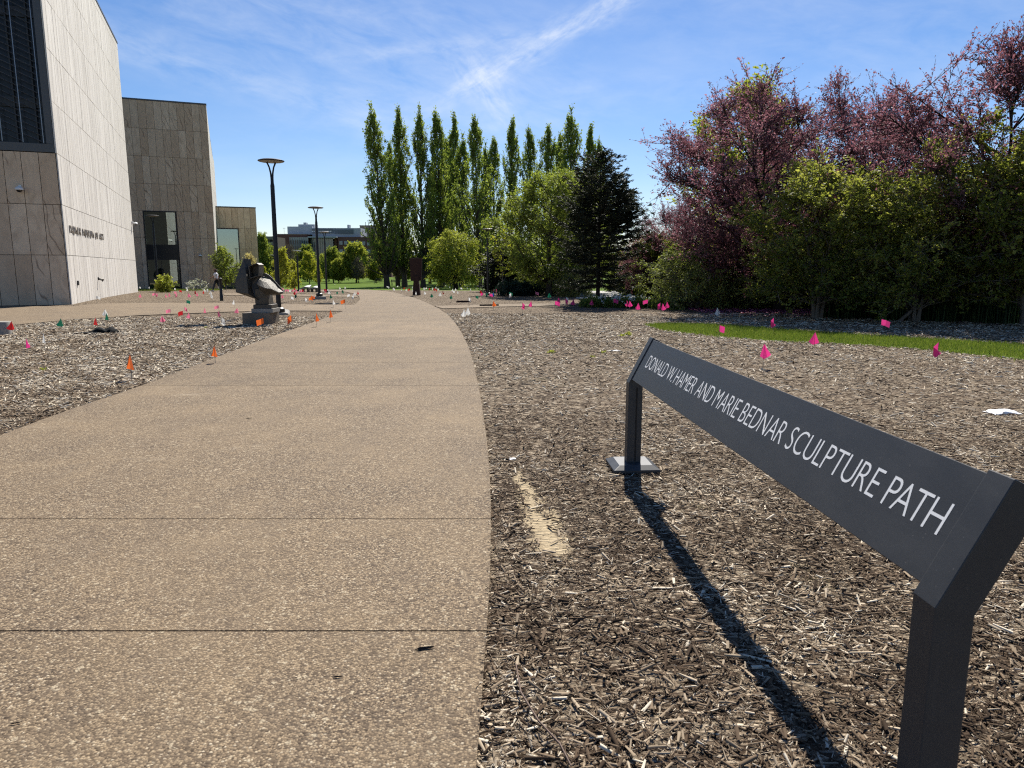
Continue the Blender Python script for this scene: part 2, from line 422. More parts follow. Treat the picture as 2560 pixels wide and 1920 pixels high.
def leaves(C, size, rg, aspect=.55, D=None, flat=0.0, size_var=.4, attr=None):
    """leaf blades (a pointed quad, slightly folded) at centres C; D = optional pointing direction"""
    n = len(C)
    d = norm(rg.normal(size=(n, 3)) if D is None else D + rg.normal(size=(n, 3)) * .45)
    up = rg.normal(size=(n, 3)); up[:, 2] += flat * 3
    s = norm(np.cross(d, up)); nn = np.cross(s, d)
    L = (size * (1 + size_var * rg.uniform(-1, 1, n)))[:, None]
    W = L * aspect * .5
    V = np.stack([C - d * L * .5, C + s * W + nn * L * .08 + d * L * .05, C + d * L * .5, C - s * W + nn * L * .08 + d * L * .05], 1).reshape(-1, 3)
    F = np.arange(4 * n).reshape(n, 4)
    return V, F, (rg.uniform(0, 1, n) if attr is None else attr)

def twigs_mesh(A, B, r0, r1):
    n = len(A); d = norm(B - A)
    ref = np.where(np.abs(d[:, 2:3]) > .9, np.array([[1., 0, 0]]), np.array([[0, 0, 1.]]))
    a = norm(np.cross(d, ref)); b = np.cross(d, a); V = np.zeros((n, 6, 3))
    for j in range(3):
        o = a * math.cos(2.094 * j) + b * math.sin(2.094 * j)
        V[:, j] = A + o * np.reshape(r0, (-1, 1)); V[:, 3 + j] = B + o * np.reshape(r1, (-1, 1))
    base = (np.arange(n) * 6)[:, None, None]
    F = base + np.array([[0, 1, 4, 3], [1, 2, 5, 4], [2, 0, 3, 5]])[None]
    return V.reshape(-1, 3), F.reshape(-1, 4)

def join_arrays(parts):
    Vs, Fs, k = [], [], 0
    for V, F in parts:
        Vs.append(V); Fs.append(F + k); k += len(V)
    return np.concatenate(Vs), np.concatenate(Fs)

# ------------------------------------------------------------------ ground sheets
def sheet(name, poly, dz, mat, thick=0.0, parent=None, ycuts=None, clip=None, kind='structure', grid=None):
    bm = bmesh.new()
    f = bm.faces.new([bm.verts.new((p[0], p[1], 0)) for p in poly])
    bmesh.ops.triangulate(bm, faces=[f])
    if clip:
        for yy, no in ((clip[0], (0, -1, 0)), (clip[1], (0, 1, 0))):
            bmesh.ops.bisect_plane(bm, geom=bm.verts[:] + bm.edges[:] + bm.faces[:], plane_co=(0, yy, 0), plane_no=no, clear_outer=True)
    for yy in (ycuts or (30, 36, 42, 48, 54, 60, 66, 72, 78, 84, 90, 96, 102, 108, 114, 120)):
        bmesh.ops.bisect_plane(bm, geom=bm.verts[:] + bm.edges[:] + bm.faces[:], plane_co=(0, yy, 0), plane_no=(0, 1, 0))
    bmesh.ops.recalc_face_normals(bm, faces=bm.faces)
    for fc in bm.faces:
        if fc.normal.z < 0: fc.normal_flip()
    for v in bm.verts: v.co.z = float(gz(v.co.y)) + dz
    if thick:
        border = [e for e in bm.edges if e.is_boundary]
        r = bmesh.ops.extrude_edge_only(bm, edges=border)
        for v in [x for x in r['geom'] if isinstance(x, bmesh.types.BMVert)]: v.co.z -= thick
    me = bpy.data.meshes.new(name); bm.to_mesh(me); bm.free(); me.materials.append(mat)
    o = link(bpy.data.objects.new(name, me), parent)
    if parent is None and kind: o['kind'] = kind
    return o

sheet('ground', [(-2500, -60), (2500, -60), (2500, 4000), (-2500, 4000)], -.05, M_LAWN)
sheet('mulch_bed', [(-60, -8), (45, -8), (45, 47), (16, 49), (8, 56), (3, 62), (-8, 66), (-20, 72), (-30, 76), (-60, 76)], 0.0, M_MULCH)

P2 = lambda pts, dz=.03: [tuple(g(x, y, dz)[:2]) for x, y in pts]
RE = P2([(1190, 1920), (1213, 1620), (1224, 1447), (1227, 1290), (1222, 1157), (1209, 1042), (1190, 937), (1169, 862), (1140, 810), (1111, 781), (1070, 758), (1024, 741), (972, 729), (926, 724.5)])
LE = P2([(0, 1088), (174, 1024), (347, 966), (486, 914), (602, 870), (694, 836), (787, 804), (856, 778), (891, 758), (899, 746.5), (891, 736), (862, 729)])
far_end = P2([(880, 719.5), (800, 718), (640, 717.5), (640, 726), (800, 727.5)])
def smooth_line(pts, k=4):
    pts = [np.array(p) for p in pts]; out = []
    for i in range(len(pts) - 1):
        p0, p1, p2, p3 = pts[max(i - 1, 0)], pts[i], pts[i + 1], pts[min(i + 2, len(pts) - 1)]
        for j in range(k):
            t = j / k
            out.append(tuple(.5 * ((2 * p1) + (p2 - p0) * t + (2 * p0 - 5 * p1 + 4 * p2 - p3) * t * t + (3 * p1 - p0 - 3 * p2 + p3) * t ** 3)))
    return out + [tuple(pts[-1])]
RES, LES = smooth_line(RE), smooth_line(LE)
l0, l1 = np.array(LES[0]), np.array(LES[1]); ld = (l0 - l1) / np.linalg.norm(l0 - l1)
near_left = [tuple(l0 + ld * 9)]
path_poly = [(RES[0][0] - .08, -6.0)] + RES + far_end + LES[::-1] + near_left + [(near_left[0][0], -6.0)]
joints = [-6, g(600, 1577, .03).y, g(600, 1297, .03).y, g(700, 964, .03).y, 12.2, 16.6, 21.5, 70]
path = empty('path'); path['kind'] = 'structure'
for i in range(len(joints) - 1):
    sheet('concrete_slab', path_poly, .03, M_PATH, .07, path, clip=(joints[i] + .0055, joints[i + 1] - .0055))
sheet('joint_bed', path_poly, .006, M_BACK, 0, path, clip=(-6, 26))
xp = P2([(-420, 848), (0, 815), (174, 799), (347, 788), (578, 779), (720, 776.5), (862, 777), (893, 762), (720, 760.5), (560, 757), (347, 757), (235, 759), (190, 765), (0, 766), (-420, 768)], .026)
sheet('cross_path', xp, .026, M_PATH, .06)
sheet('side_path', P2([(560, 738), (640, 737.5), (893, 742.5), (897, 739), (640, 733.5), (560, 733)], .026), .026, M_PATH, .06)
sheet('garden_path', P2([(1107, 771), (1250, 766.5), (1500, 762), (1500, 757.5), (1250, 760), (1085, 764.5)], .022), .022, M_PATH, .05)
sheet('road', P2([(1440, 746), (1700, 746), (1760, 728), (1440, 727)], .02), .02, M_ASPHALT, .03)

RX = np.array(RES); RX = RX[np.argsort(RX[:, 1])]
LX = np.array([p for p in LES if p[1] < 26] + near_left); LX = LX[np.argsort(LX[:, 1])]
re_x = lambda Y: np.interp(Y, RX[:, 1], RX[:, 0])
le_x = lambda Y: np.interp(Y, LX[:, 1], LX[:, 0])
strip_px = [(1610, 812), (1680, 808), (1800, 812), (2025, 829), (2300, 846), (2570, 862), (2800, 880), (2800, 930), (2570, 899), (2350, 876), (2150, 861), (1910, 850), (1740, 835), (1650, 822)]
STRIP = np.array(P2(strip_px, .01))
def inside(poly, X, Y):
    r = np.zeros(len(X), bool); n_ = len(poly)
    for i in range(n_):
        x0, y0 = poly[i]; x1, y1 = poly[(i + 1) % n_]
        c = ((y0 > Y) != (y1 > Y)) & (X < (x1 - x0) * (Y - y0) / (y1 - y0 + 1e-12) + x0)
        r ^= c
    return r
XP = np.array(xp)
lumps = [(rng.uniform(-8, 12), rng.uniform(1, 26), rng.uniform(.15, .5), rng.uniform(.004, .014)) for _ in range(260)]
def mound(X, Y):
    z = np.zeros_like(X)
    for lx, ly, lr, lh in lumps:
        z += lh * np.exp(-((X - lx) ** 2 + (Y - ly) ** 2) / (lr * lr))
    return z

def chip_field(name, n_, ybounds, xfun, label, lmean, seed, pexp):
    rg = np.random.default_rng(seed)
    u = rg.uniform(0, 1, n_)
    Y = (ybounds[0] ** pexp + u * (ybounds[1] ** pexp - ybounds[0] ** pexp)) ** (1 / pexp)
    x0, x1 = xfun(Y)
    X = x0 + (x1 - x0) * rg.uniform(0, 1, n_)
    keep = ~inside(STRIP, X, Y) & ~inside(XP, X, Y)
    keep &= (Y < re_x(Y) * 0 + 99)
    inpath = (X < re_x(Y) - np.abs(rg.normal(0, .018, n_)) * (rg.uniform(0, 1, n_) < .4)) & (X > le_x(Y) + np.abs(rg.normal(0, .02, n_)) * (rg.uniform(0, 1, n_) < .4))
    dn = 5.7 - Y
    sandy = (np.abs(X - .04 - .12 * dn - .03 * np.sin(Y * 9)) < (.03 + .06 * np.maximum(dn, 0)) * (.7 + .45 * np.sin(Y * 6 + 1) + .35 * np.sin(Y * 17 + X * 9))) & (Y > 3.85) & (Y < 5.6) & (rg.uniform(0, 1, n_) < .93 - .5 * (np.abs(X - .04 - .12 * dn) / (.03 + .055 * np.maximum(dn, .01))) ** 2)
    keep &= ~inpath & ~sandy
    keep &= rg.uniform(0, 1, n_) < (np.clip((8.5 - Y) / 3.5, 0, 1) if ybounds[0] < 3 else np.clip((Y - 4.8) / 3.5, 0, 1) if xfun(np.array([9.]))[1][0] > 0 else 1.0)
    X, Y = X[keep], Y[keep]; m_ = len(X)
    grow = 1 + np.clip(Y - 5, 0, 20) * .07
    L = np.where(rg.uniform(0, 1, m_) < .86, np.exp(rg.normal(math.log(lmean * .72), .6, m_)), np.exp(rg.normal(math.log(lmean * 2.1), .4, m_))) * grow
    L = np.clip(L, .008, .14)
    L = np.where((X < re_x(Y)) & (X > le_x(Y)), np.minimum(L, .022), L)
    W = np.clip(L * rg.uniform(.06, .30, m_) ** 1.0, .0016, .016) * np.minimum(grow, 1.8)
    T = W * rg.uniform(.12, .4, m_)
    az = rg.uniform(0, 6.283, m_); tilt = rg.normal(0, .2, m_)
    d = np.stack([np.cos(az) * np.cos(tilt), np.sin(az) * np.cos(tilt), np.sin(tilt)], 1)
    s = norm(np.cross(d, np.array([0, 0, 1.]) + rg.normal(0, .35, (m_, 3)))); nn = np.cross(s, d); nn *= np.sign(nn[:, 2:3])
    C = np.stack([X, Y, gz(Y) + mound(X, Y) * 1.1 + rg.uniform(.0, .018, m_) + .03 * ((X < re_x(Y)) & (X > le_x(Y)))], 1)
    h = d * (L / 2)[:, None]; ww = s * (W / 2)[:, None]; tt = nn * T[:, None]
    tap = rg.uniform(.3, 1, (m_, 1))
    V = np.stack([C - h - ww, C + h - ww * tap, C + h + ww * tap, C - h + ww, C - h * .97 - ww * .7 + tt, C + h * .96 - ww * tap * .5 + tt, C + h * .99 + ww * tap * .6 + tt, C - h * .93 + ww * .7 + tt], 1).reshape(-1, 3)
    F = (np.arange(m_) * 8)[:, None, None] + np.array([[4, 5, 6, 7], [0, 1, 5, 4], [2, 3, 7, 6]])[None]
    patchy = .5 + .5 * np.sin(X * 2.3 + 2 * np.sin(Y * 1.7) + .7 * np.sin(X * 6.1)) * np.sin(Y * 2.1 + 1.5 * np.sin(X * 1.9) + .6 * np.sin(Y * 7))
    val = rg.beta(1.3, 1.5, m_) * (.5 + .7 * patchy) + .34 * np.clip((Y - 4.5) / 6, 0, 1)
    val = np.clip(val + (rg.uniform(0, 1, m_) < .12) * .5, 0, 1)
    o = link(bpy.data.objects.new(name, bulk(name, V, F.reshape(-1, 4), M_CHIP, np.repeat(val, 3))))
    return tag(o, label, 'mulch', kind='stuff')
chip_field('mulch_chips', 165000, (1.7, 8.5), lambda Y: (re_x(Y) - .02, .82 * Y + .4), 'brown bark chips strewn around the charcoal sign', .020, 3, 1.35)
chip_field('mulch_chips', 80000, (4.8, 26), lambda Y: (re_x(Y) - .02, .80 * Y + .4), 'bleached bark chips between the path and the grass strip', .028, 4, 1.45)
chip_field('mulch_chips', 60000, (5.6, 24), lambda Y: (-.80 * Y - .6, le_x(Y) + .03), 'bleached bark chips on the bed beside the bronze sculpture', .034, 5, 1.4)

# grass strip crossing the right-hand bed
sheet('grass_strip', [tuple(p) for p in STRIP], .008, M_LAWN)
def blades(name, poly, n_, hgt, seed, label, ragged=.12):
    rg = np.random.default_rng(seed); mn, mxx = poly.min(0), poly.max(0)
    X = rg.uniform(mn[0], mxx[0], n_); Y = rg.uniform(mn[1], mxx[1], n_)
    k = inside(poly, X + rg.normal(0, ragged, n_), Y + rg.normal(0, ragged, n_)); X, Y = X[k], Y[k]; m_ = len(X)
    P = np.stack([X, Y, gz(Y) + .002], 1); az = rg.uniform(0, 6.283, m_); s = np.stack([np.cos(az), np.sin(az), az * 0], 1)
    hh = (hgt * rg.uniform(.5, 1.3, m_))[:, None]; lean = rg.normal(0, .35, (m_, 3)); lean[:, 2] = 1; top = P + norm(lean) * hh
    wd = rg.uniform(.004, .009, m_)[:, None]
    V = np.stack([P - s * wd, P + s * wd, top], 1).reshape(-1, 3)
    o = link(bpy.data.objects.new(name, bulk(name, V, np.arange(3 * m_).reshape(-1, 3), M_GRASS, rg.beta(2, 2, m_))))
    return tag(o, label, 'grass', kind='stuff')
blades('grass', STRIP, 130000, .07, 11, 'narrow strip of short green grass crossing the mulch', .2)

# ------------------------------------------------------------------ museum
BA = R(21.5)
CORNER = g(180, 761)
def panel_mesh(wd, ht, mat, th=.05):
    return MB().box(0, wd - .022, 0, th, .011, ht - .011).mesh('stone_panel', mat)

# -- main block: local x along its shaded front (to the right), local y along the sunlit side (away)
museum = empty('museum_building', (CORNER.x, CORNER.y, 0), BA)
tag(museum, 'tall museum block with pale sunlit side wall and louvred upper window, nearest the camera', 'building')
CH, WLEN, WH, PW = 2.205, 25.6, 18.1, .656
mb = MB().box(-14, -.06, .06, WLEN - .06, -1.0, 6.55).box(-14, -.06, .55, WLEN - .06, 6.55, WH - .02).box(-14, -13.5, .06, .55, 6.55, WH - .02)
mb.build('wall', M_BACK, museum)
side_mesh = {}
ncol = int(round(WLEN / PW)); pw = WLEN / ncol
rest = MB()
for r_ in range(9):
    z0 = r_ * CH; z1 = min((r_ + 1) * CH, WH)
    if r_ == 0: z0 = -.75
    if z1 - z0 < .1: continue
    key = round(z1 - z0, 3)
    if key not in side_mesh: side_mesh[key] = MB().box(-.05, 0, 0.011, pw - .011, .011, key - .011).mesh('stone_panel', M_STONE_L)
    for c_ in range(ncol):
        if c_ >= 31:
            rest.box(-.05, 0, c_ * pw + .011, (c_ + 1) * pw - .011, z0 + .011, z1 - .011); continue
        o = link(bpy.data.objects.new('stone_panel', side_mesh[key]), museum)
        o.location = (random.uniform(-.004, .004), c_ * pw, z0)
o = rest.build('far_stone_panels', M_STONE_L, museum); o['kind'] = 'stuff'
fm = {}
for r_ in range(3):
    z0, z1 = r_ * CH, (r_ + 1) * CH
    if r_ == 0: z0 = -.3
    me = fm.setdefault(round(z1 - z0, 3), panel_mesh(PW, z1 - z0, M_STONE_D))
    for c_ in range(14):
        o = link(bpy.data.objects.new('stone_panel', me), museum)
        o.location = (-(c_ + 1) * PW - .054, random.uniform(-.004, .004), z0)
# upper window of the shaded front
ZB = 3 * CH
rv = MB().box(-10, -.075, -.01, .5, ZB + .02, ZB + .38).box(-.36, -.075, -.01, .5, ZB + .381, WH - .05)
rv.build('window_reveal', M_GREYMETAL, museum, bevel=.01)
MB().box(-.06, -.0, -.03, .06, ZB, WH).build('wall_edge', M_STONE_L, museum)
MB().box(-10, -.37, .38, .41, ZB + .39, WH - .1).build('window_pane', M_DGLASS, museum)
MB().box(-10, -.37, .30, .345, ZB + 1.9, ZB + 2.3).box(-10, -.37, .30, .345, ZB + 5.6, ZB + 6.0).build('transom', M_FRAME, museum)
sl = MB().tube([(0, 0, .17), (.74, .0, -.17)], .017, 4).mesh('louvre_slat', M_SLATG)
for bay in range(4):
    for i in range(42):
        o = link(bpy.data.objects.new('louvre_slat', sl), museum); o.location = (-.47 - (bay + 1) * .76, .06 + .05 * (i % 2), ZB + .62 + i * .255)
for x in (-.46, -1.22, -1.98, -2.74, -3.5, -4.3, -5.1):
    MB().box(x - .016, x + .016, .0, .03, ZB + .40, WH - .1).build('louvre_mullion', M_SLAT, museum)
    MB().box(x - .26, x - .20, .20, .29, ZB + .40, WH - .1).build('window_mullion', M_FRAME, museum)
MB().box(-14.05, .03, -.04, WLEN + .03, WH + .001, WH + .14).box(-13.9, -.2, .2, WLEN - .2, WH + .14, WH + .16).build('parapet_cap', M_GREYMETAL, museum)
MB().box(-14, -.1, .03, WLEN, WH - .3, WH).build('roof_deck', M_BACK, museum)

def text_mesh(name, body, size, extrude, mat, xscale=1.0, spacing=1.0, off=0.0):
    cu = bpy.data.curves.new(name, 'FONT'); cu.body = body; cu.size = size; cu.extrude = extrude; cu.space_character = spacing; cu.resolution_u = 6; cu.offset = off
    o = bpy.data.objects.new(name, cu); col.objects.link(o)
    dg = bpy.context.evaluated_depsgraph_get(); dg.update()
    me = bpy.data.meshes.new_from_object(o.evaluated_get(dg)); me.name = name
    bpy.data.objects.remove(o); bpy.data.curves.remove(cu)
    for v in me.vertices: v.co.x *= xscale
    me.materials.clear(); me.materials.append(mat)
    xs = [v.co.x for v in me.vertices]; ys = [v.co.y for v in me.vertices]
    return me, min(xs), max(xs), min(ys), max(ys)
def letter_row(body, parent, mat, length, cap, place, gap=.11, word=.36, ext=.02, off=0.0):
    """every letter a mesh of its own, set side by side along a line; place(x) gives the 4x4 frame of a letter"""
    cache = {}; adv = []; pos = 0.0; prev = ''
    KERN = {'PA': .11, 'AT': .10, 'W.': .12, 'LP': -.02, 'TU': .0, 'LD': 0.0, 'PT': .0}
    for ch in body:
        if ch == ' ': pos += word - gap; prev = ' '; continue
        if ch not in cache: cache[ch] = text_mesh('letter', ch, 1.0, ext, mat, off=off)
        me_, a_, b_, lo_, hi_ = cache[ch]
        if prev + ch in KERN: pos -= KERN[prev + ch]
        prev = ch; adv.append((ch, pos - a_)); pos += (b_ - a_) + (gap if ch not in 'LTPAVWF.' else gap * .62)
    total = pos - gap; capu = cache['A'][4] if 'A' in cache else .7
    kx_, ky_ = length / total, cap / capu
    for ch, p_ in adv:
        o = link(bpy.data.objects.new('letter', cache[ch][0]), parent)
        o.matrix_local = place(p_ * kx_) @ Matrix.Diagonal((kx_, ky_, 1.0, 1.0))
letter_row('PALMER MUSEUM OF ART', museum, M_LETTER, 9.6, .36, lambda x_: Matrix(((0, 0, 1, .022), (1, 0, 0, 1.05 + x_), (0, 1, 0, CH + 1.02), (0, 0, 0, 1))), gap=.26, word=.7, off=-.022)

def wall_camera(loc, rz, label):
    e = empty('security_camera', loc, rz)
    MB().box(-.05, .05, -.02, .10, -.02, .17).build('mount', M_CAMW, e, bevel=.012)
    MB().lathe([(.02, .10), (.10, .08), (.16, .02), (.165, -.05), (.13, -.06)], 18).build('housing', M_CAMW, e, True, loc=(0, -.16, 0))
    MB().lathe([(.12, -.06), (.11, -.10), (.06, -.145), (.005, -.155)], 16).build('dome', M_LENS, e, True, loc=(0, -.16, 0))
    return tag(e, label, 'security camera', 'white dome cameras fixed to the museum walls')
def mus(x, y, z): return museum.matrix_world @ Vector((x, y, z))
bpy.context.view_layer.update()
wall_camera(mus(-1.5, -.1, 5.02), BA, 'white dome camera on the veined front wall below the louvred window')
wall_camera(mus(.1, WLEN - .5, 5.0), BA + math.pi / 2, 'white dome camera at the far end of the sunlit wall')

# -- second block
def block(corner, right_px_top, n_cols, n_rows, ch, wd, label, win, depth, side_turn, back_drop, zb, dcap):
    e = empty('museum_building', (corner.x, corner.y, 0), BA)
    tag(e, label, 'building')
    top = zb + n_rows * ch; W = n_cols * wd
    wx0, wx1, wz0, wz1 = win
    shell = MB()
    # backing with an opening for the window
    shell.box(-W, wx0, .055, .3, zb - .5, top - .02).box(wx1, -.02, .055, .3, zb - .5, top - .02).box(wx0, wx1, .055, .3, wz1, top - .02)
    if wz0 > zb: shell.box(wx0, wx1, .055, .3, zb - .5, wz0)
    shell.build('wall', M_BACK, e)
    ms = {}
    for r_ in range(n_rows):
        for c_ in range(n_cols):
            x0_, x1_, z0_, z1_ = -(c_ + 1) * wd, -c_ * wd, zb + r_ * ch, zb + (r_ + 1) * ch
            if r_ == 0: z0_ -= .4
            if x1_ > wx0 + .02 and x0_ < wx1 - .02 and z1_ > wz0 + .05 and z0_ < wz1 - .05:
                if x0_ < wx0 - .08 : x1_ = wx0
                elif x1_ > wx1 + .08: x0_ = wx1
                elif z1_ > wz1 + .1: z0_ = wz1
                elif z0_ < wz0 - .1: z1_ = wz0
                else: continue
            key = (round(x1_ - x0_, 3), round(z1_ - z0_, 3))
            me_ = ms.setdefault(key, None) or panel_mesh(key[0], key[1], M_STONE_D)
            ms[key] = me_
            o = link(bpy.data.objects.new('stone_panel', me_), e); o.location = (x0_ + .011, random.uniform(-.003, .003), z0_)
    # sunlit end wall, its top falling away to the back
    s = math.tan(side_turn)
    ends = MB(); nseg = 14
    for i in range(nseg):
        ya, yb = .06 + i * depth / nseg, .06 + (i + 1) * depth / nseg - .02
        ta, tb = top - back_drop * min(1, i * 1.6 / nseg), top - back_drop * min(1, (i + 1) * 1.6 / nseg)
        for r_ in range(n_rows):
            z0_, z1_ = zb + r_ * ch + (.011 if r_ else -.4), zb + (r_ + 1) * ch - .011
            if z0_ > min(ta, tb) - .2: continue
            za, zb_ = min(z1_, ta), min(z1_, tb)
            xa, xb = ya * s, yb * s
            ends.add([(xa - .05, ya, z0_), (xa, ya, z0_), (xb, yb, z0_), (xb - .05, yb, z0_), (xa - .05, ya, za), (xa, ya, za), (xb, yb, zb_), (xb - .05, yb, zb_)],
                     [(0, 3, 2, 1), (4, 5, 6, 7), (0, 1, 5, 4), (1, 2, 6, 5), (2, 3, 7, 6), (3, 0, 4, 7)])
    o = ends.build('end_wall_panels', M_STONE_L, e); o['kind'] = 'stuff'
    MB().add([(-W, .32, zb - .5), (-.06, .32, zb - .5), (depth * s - .06, depth, zb - .5), (-W, depth, zb - .5), (-W, .32, top - .1), (-.06, .32, top - .1), (depth * s - .06, depth, top - back_drop - .1), (-W, depth, top - back_drop - .1)],
             [(4, 5, 6, 7), (1, 2, 6, 5), (2, 3, 7, 6), (3, 0, 4, 7)]).build('rear_shell', M_BACK, e)
    MB().box(-W, .03, -.04, .35, top + .001, top + dcap).build('parapet_cap', M_GREYMETAL, e)
    # the window
    f = MB(); t = .10
    f.box(wx0, wx0 + t, -.05, .22, wz0, wz1).box(wx1 - t, wx1, -.05, .22, wz0, wz1).box(wx0 + t, wx1 - t, -.05, .22, wz1 - t, wz1).box(wx0 + t, wx1 - t, -.05, .22, wz0, wz0 + t)
    wo = f.build('window', M_FRAME, e)
    return e, wo, (W, top)
c2 = at(546, 727, 75.0); zb2 = float(gz(74)) - .05
ch2 = 2.63; wd2 = .69
e2, w2, (W2, T2) = block(c2, None, 22, 7, ch2, wd2, 'middle museum block of brown veined stone with a tall window', (-6.5, -3.5, zb2 + .1, zb2 + 3 * ch2), 14, R(1.1), 3.6, zb2, .14)
c3 = at(650, 716, 84.0); zb3 = float(gz(83)) - .05
e3, w3, (W3, T3) = block(c3, None, 14, 4, 2.3, .66, 'lowest museum block at the end of the row with a square dark window', (-4.35, -1.98, zb3 + .1, zb3 + 3 * 2.3), 8, R(.6), .2, zb3, .12)
def glaze(e, wx, splits, zr):
    a, b = wx
    for (z0_, z1_, mt, nm) in splits:
        MB().box(a + .1, b - .1, .06, .075, z0_, z1_).build(nm, mt, e)
glaze(w2, (-6.5, -3.5), [(zb2 + .2, zb2 + 3.05, M_GLASS, 'pane'), (zb2 + 3.12, zb2 + 4.5, M_DGLASS, 'spandrel'), (zb2 + 4.58, zb2 + 3 * ch2 - .1, M_GLASS, 'pane')], 0)
MB().box(-6.4, -3.6, .03, .1, zb2 + 3.05, zb2 + 3.12).box(-6.4, -3.6, .03, .1, zb2 + 4.5, zb2 + 4.58).box(-5.2, -5.14, .0, .1, zb2 + .2, zb2 + 3.05).build('transom', M_FRAME, w2)
glaze(w3, (-4.35, -1.98), [(zb3 + .2, zb3 + 2.3, M_CURT, 'pane'), (zb3 + 2.36, zb3 + 6.8, M_GLASS, 'pane')], 0)
MB().box(-4.25, -2.08, .03, .1, zb3 + 2.29, zb3 + 2.37).build('transom', M_FRAME, w3)
for ee, (a, b, z0_, z1_), md in ((e2, (-7.3, -2.7, zb2, zb2 + 8.3), M_INT), (e3, (-5, -1.5, zb3, zb3 + 7.2), M_INTD)):
    MB().add([(a, .31, z0_), (b, .31, z0_), (b, 4.5, z0_), (a, 4.5, z0_), (a, .31, z1_), (b, .31, z1_), (b, 4.5, z1_), (a, 4.5, z1_)], [(0, 1, 2, 3), (4, 7, 6, 5), (2, 1, 5, 6), (0, 3, 7, 4), (3, 2, 6, 7)]).build('interior', md, ee)
MB().box(-6.6, -5.4, 1.6, 1.8, zb2, zb2 + 2.9).box(-4.8, -4.2, 2.4, 2.6, zb2, zb2 + 2.6).box(-6.6, -3.5, 2.6, 2.7, zb2 + 4.4, zb2 + 6.1).build('display_partition', M_INT, e2)
bpy.context.view_layer.update()
wall_camera(e2.matrix_world @ Vector((-1.5, -.1, zb2 + 3.5)), BA, 'white dome camera low on the middle museum block')
# little flood lamps on the sunlit wall
for y_, z_, lb in ((7.6, .95, 'dark flood lamp low on the sunlit museum wall'), (1.7, .92, 'small grey socket box low on the sunlit museum wall near its corner')):
    p = mus(0, y_, z_)
    if y_ > 5:
        e = empty('flood_lamp', p, BA)
        MB().tube([(0.01, 0, .1), (.12, -.02, .06), (.25, -.04, .0)], [.03, .06, .085], 10).build('head', M_BLACK, e, True)
        MB().box(.0, .04, -.05, .05, .02, .18).build('bracket', M_BLACK, e)
        tag(e, lb, 'lamp')
    else:
        e = empty('socket_box', p, BA); MB().box(0, .06, -.06, .06, -.1, .12).build('box', M_GREYMETAL, e, bevel=.01); MB().box(.06, .075, -.05, .05, -.08, .1).build('cover', M_SLAT, e, bevel=.006)
        tag(e, lb, 'socket')

# ------------------------------------------------------------------ far brick building
YB = 220.0
far = empty('brick_building', (at(780, 700, YB).x, YB, float(gz(YB))))
tag(far, 'distant red brick building with glass front and pale metal penthouse behind the trees', 'building')
ox = far.location.x; oz = far.location.z
def fb(name, mat, rects, parent=None, d0=0.0, d1=6.0):
    m_ = MB()
    for (xa, ya, xb, yb) in rects:
        A, B = at(640 + xa / 7.373, 540 + ya / 7.373, YB), at(640 + xb / 7.373, 540 + yb / 7.373, YB)
        m_.box(A.x - ox, B.x - ox, d0, d1, B.z - oz, A.z - oz)
    return m_.build(name, mat, parent or far)
GR = 1330
fb('wall', M_BRICK, [(350, 335, 978, GR)], None, 0, 12)
fb('wall', M_BRICK, [(1495, 385, 2500, GR)], None, .5, 12)
fb('wall', M_CURT, [(978, 402, 1412, GR)], None, 2.0, 11)
fb('wall', M_BRICK, [(1412, 402, 1495, GR)], None, 2.1, 11)
cu = fb('curtain_wall', M_CURT, [(640, 392, 970, 800)], None, -.3, -.05)
for i in range(9):
    xx = 640 + i * 41
    fb('mullion', M_CURT2, [(xx - 2.5, 392, xx + 2.5, 800)], cu, -.42, -.3)
for yy in (392, 440, 518, 556, 660): fb('transom', M_CURT2, [(640, yy, 970, yy + 5)], cu, -.41, -.305)
for i in range(8):
    xx = 645 + i * 41
    if i: fb('pane', M_CURT2, [(xx, 400, xx + 31, 436)], cu, -.36, -.301)
    fb('pane', M_CURT2, [(xx, 525, xx + 31, 552)], cu, -.36, -.301)
for i in range(11): fb('mullion', M_CURT2, [(990 + i * 40, 402, 994 + i * 40, 800)], None, 1.8, 1.98)
for yy in (460, 515, 600): fb('transom', M_CURT2, [(990, yy, 1405, yy + 5)], None, 1.82, 1.985)
for (xa, ya, xb, yb) in ((1010, 462, 1030, 512), (1050, 462, 1068, 512), (1205, 435, 1228, 505), (1240, 440, 1300, 512), (1340, 545, 1400, 640), (1205, 530, 1330, 600)):
    fb('pane', M_CURT2, [(xa, ya, xb, yb)], None, 1.86, 1.97)
fb('canopy', M_PANELM, [(978, 378, 1503, 402)], None, -1.5, 3)
ph = fb('penthouse', M_PANELM, [(500, 180, 975, 330)], None, 4, 13)
fb('cladding_band', M_PANELM, [(790, 178, 976, 330)], ph, 3.7, 3.98)
fb('upper_box', M_PANELM, [(670, 132, 978, 181)], ph, 6, 10)
fb('stack', M_PANELM, [(750, 92, 800, 133)], ph, 7, 9)
fb('penthouse', M_PANELM, [(979, 212, 1895, 378)], None, 3, 12)
fb('louvre', M_LOUV, [(982, 226, 1380, 262), (982, 290, 1380, 310), (1360, 262, 1380, 290)], None, 2.7, 2.98)
for i in range(12):
    fb('louvre_light', M_WHITE, [(986 + i * 31, 264, 986 + i * 31 + 17, 289)], None, 2.75, 2.97)
fb('louvre', M_LOUV, [(1402, 238, 1755, 320)], None, 2.7, 2.98)
fb('chimney', M_PANELM, [(1597, 140, 1642, 213)], None, 6, 8)
fb('coping', M_PANELM, [(350, 330, 978, 337)], None, -.1, 12.1)
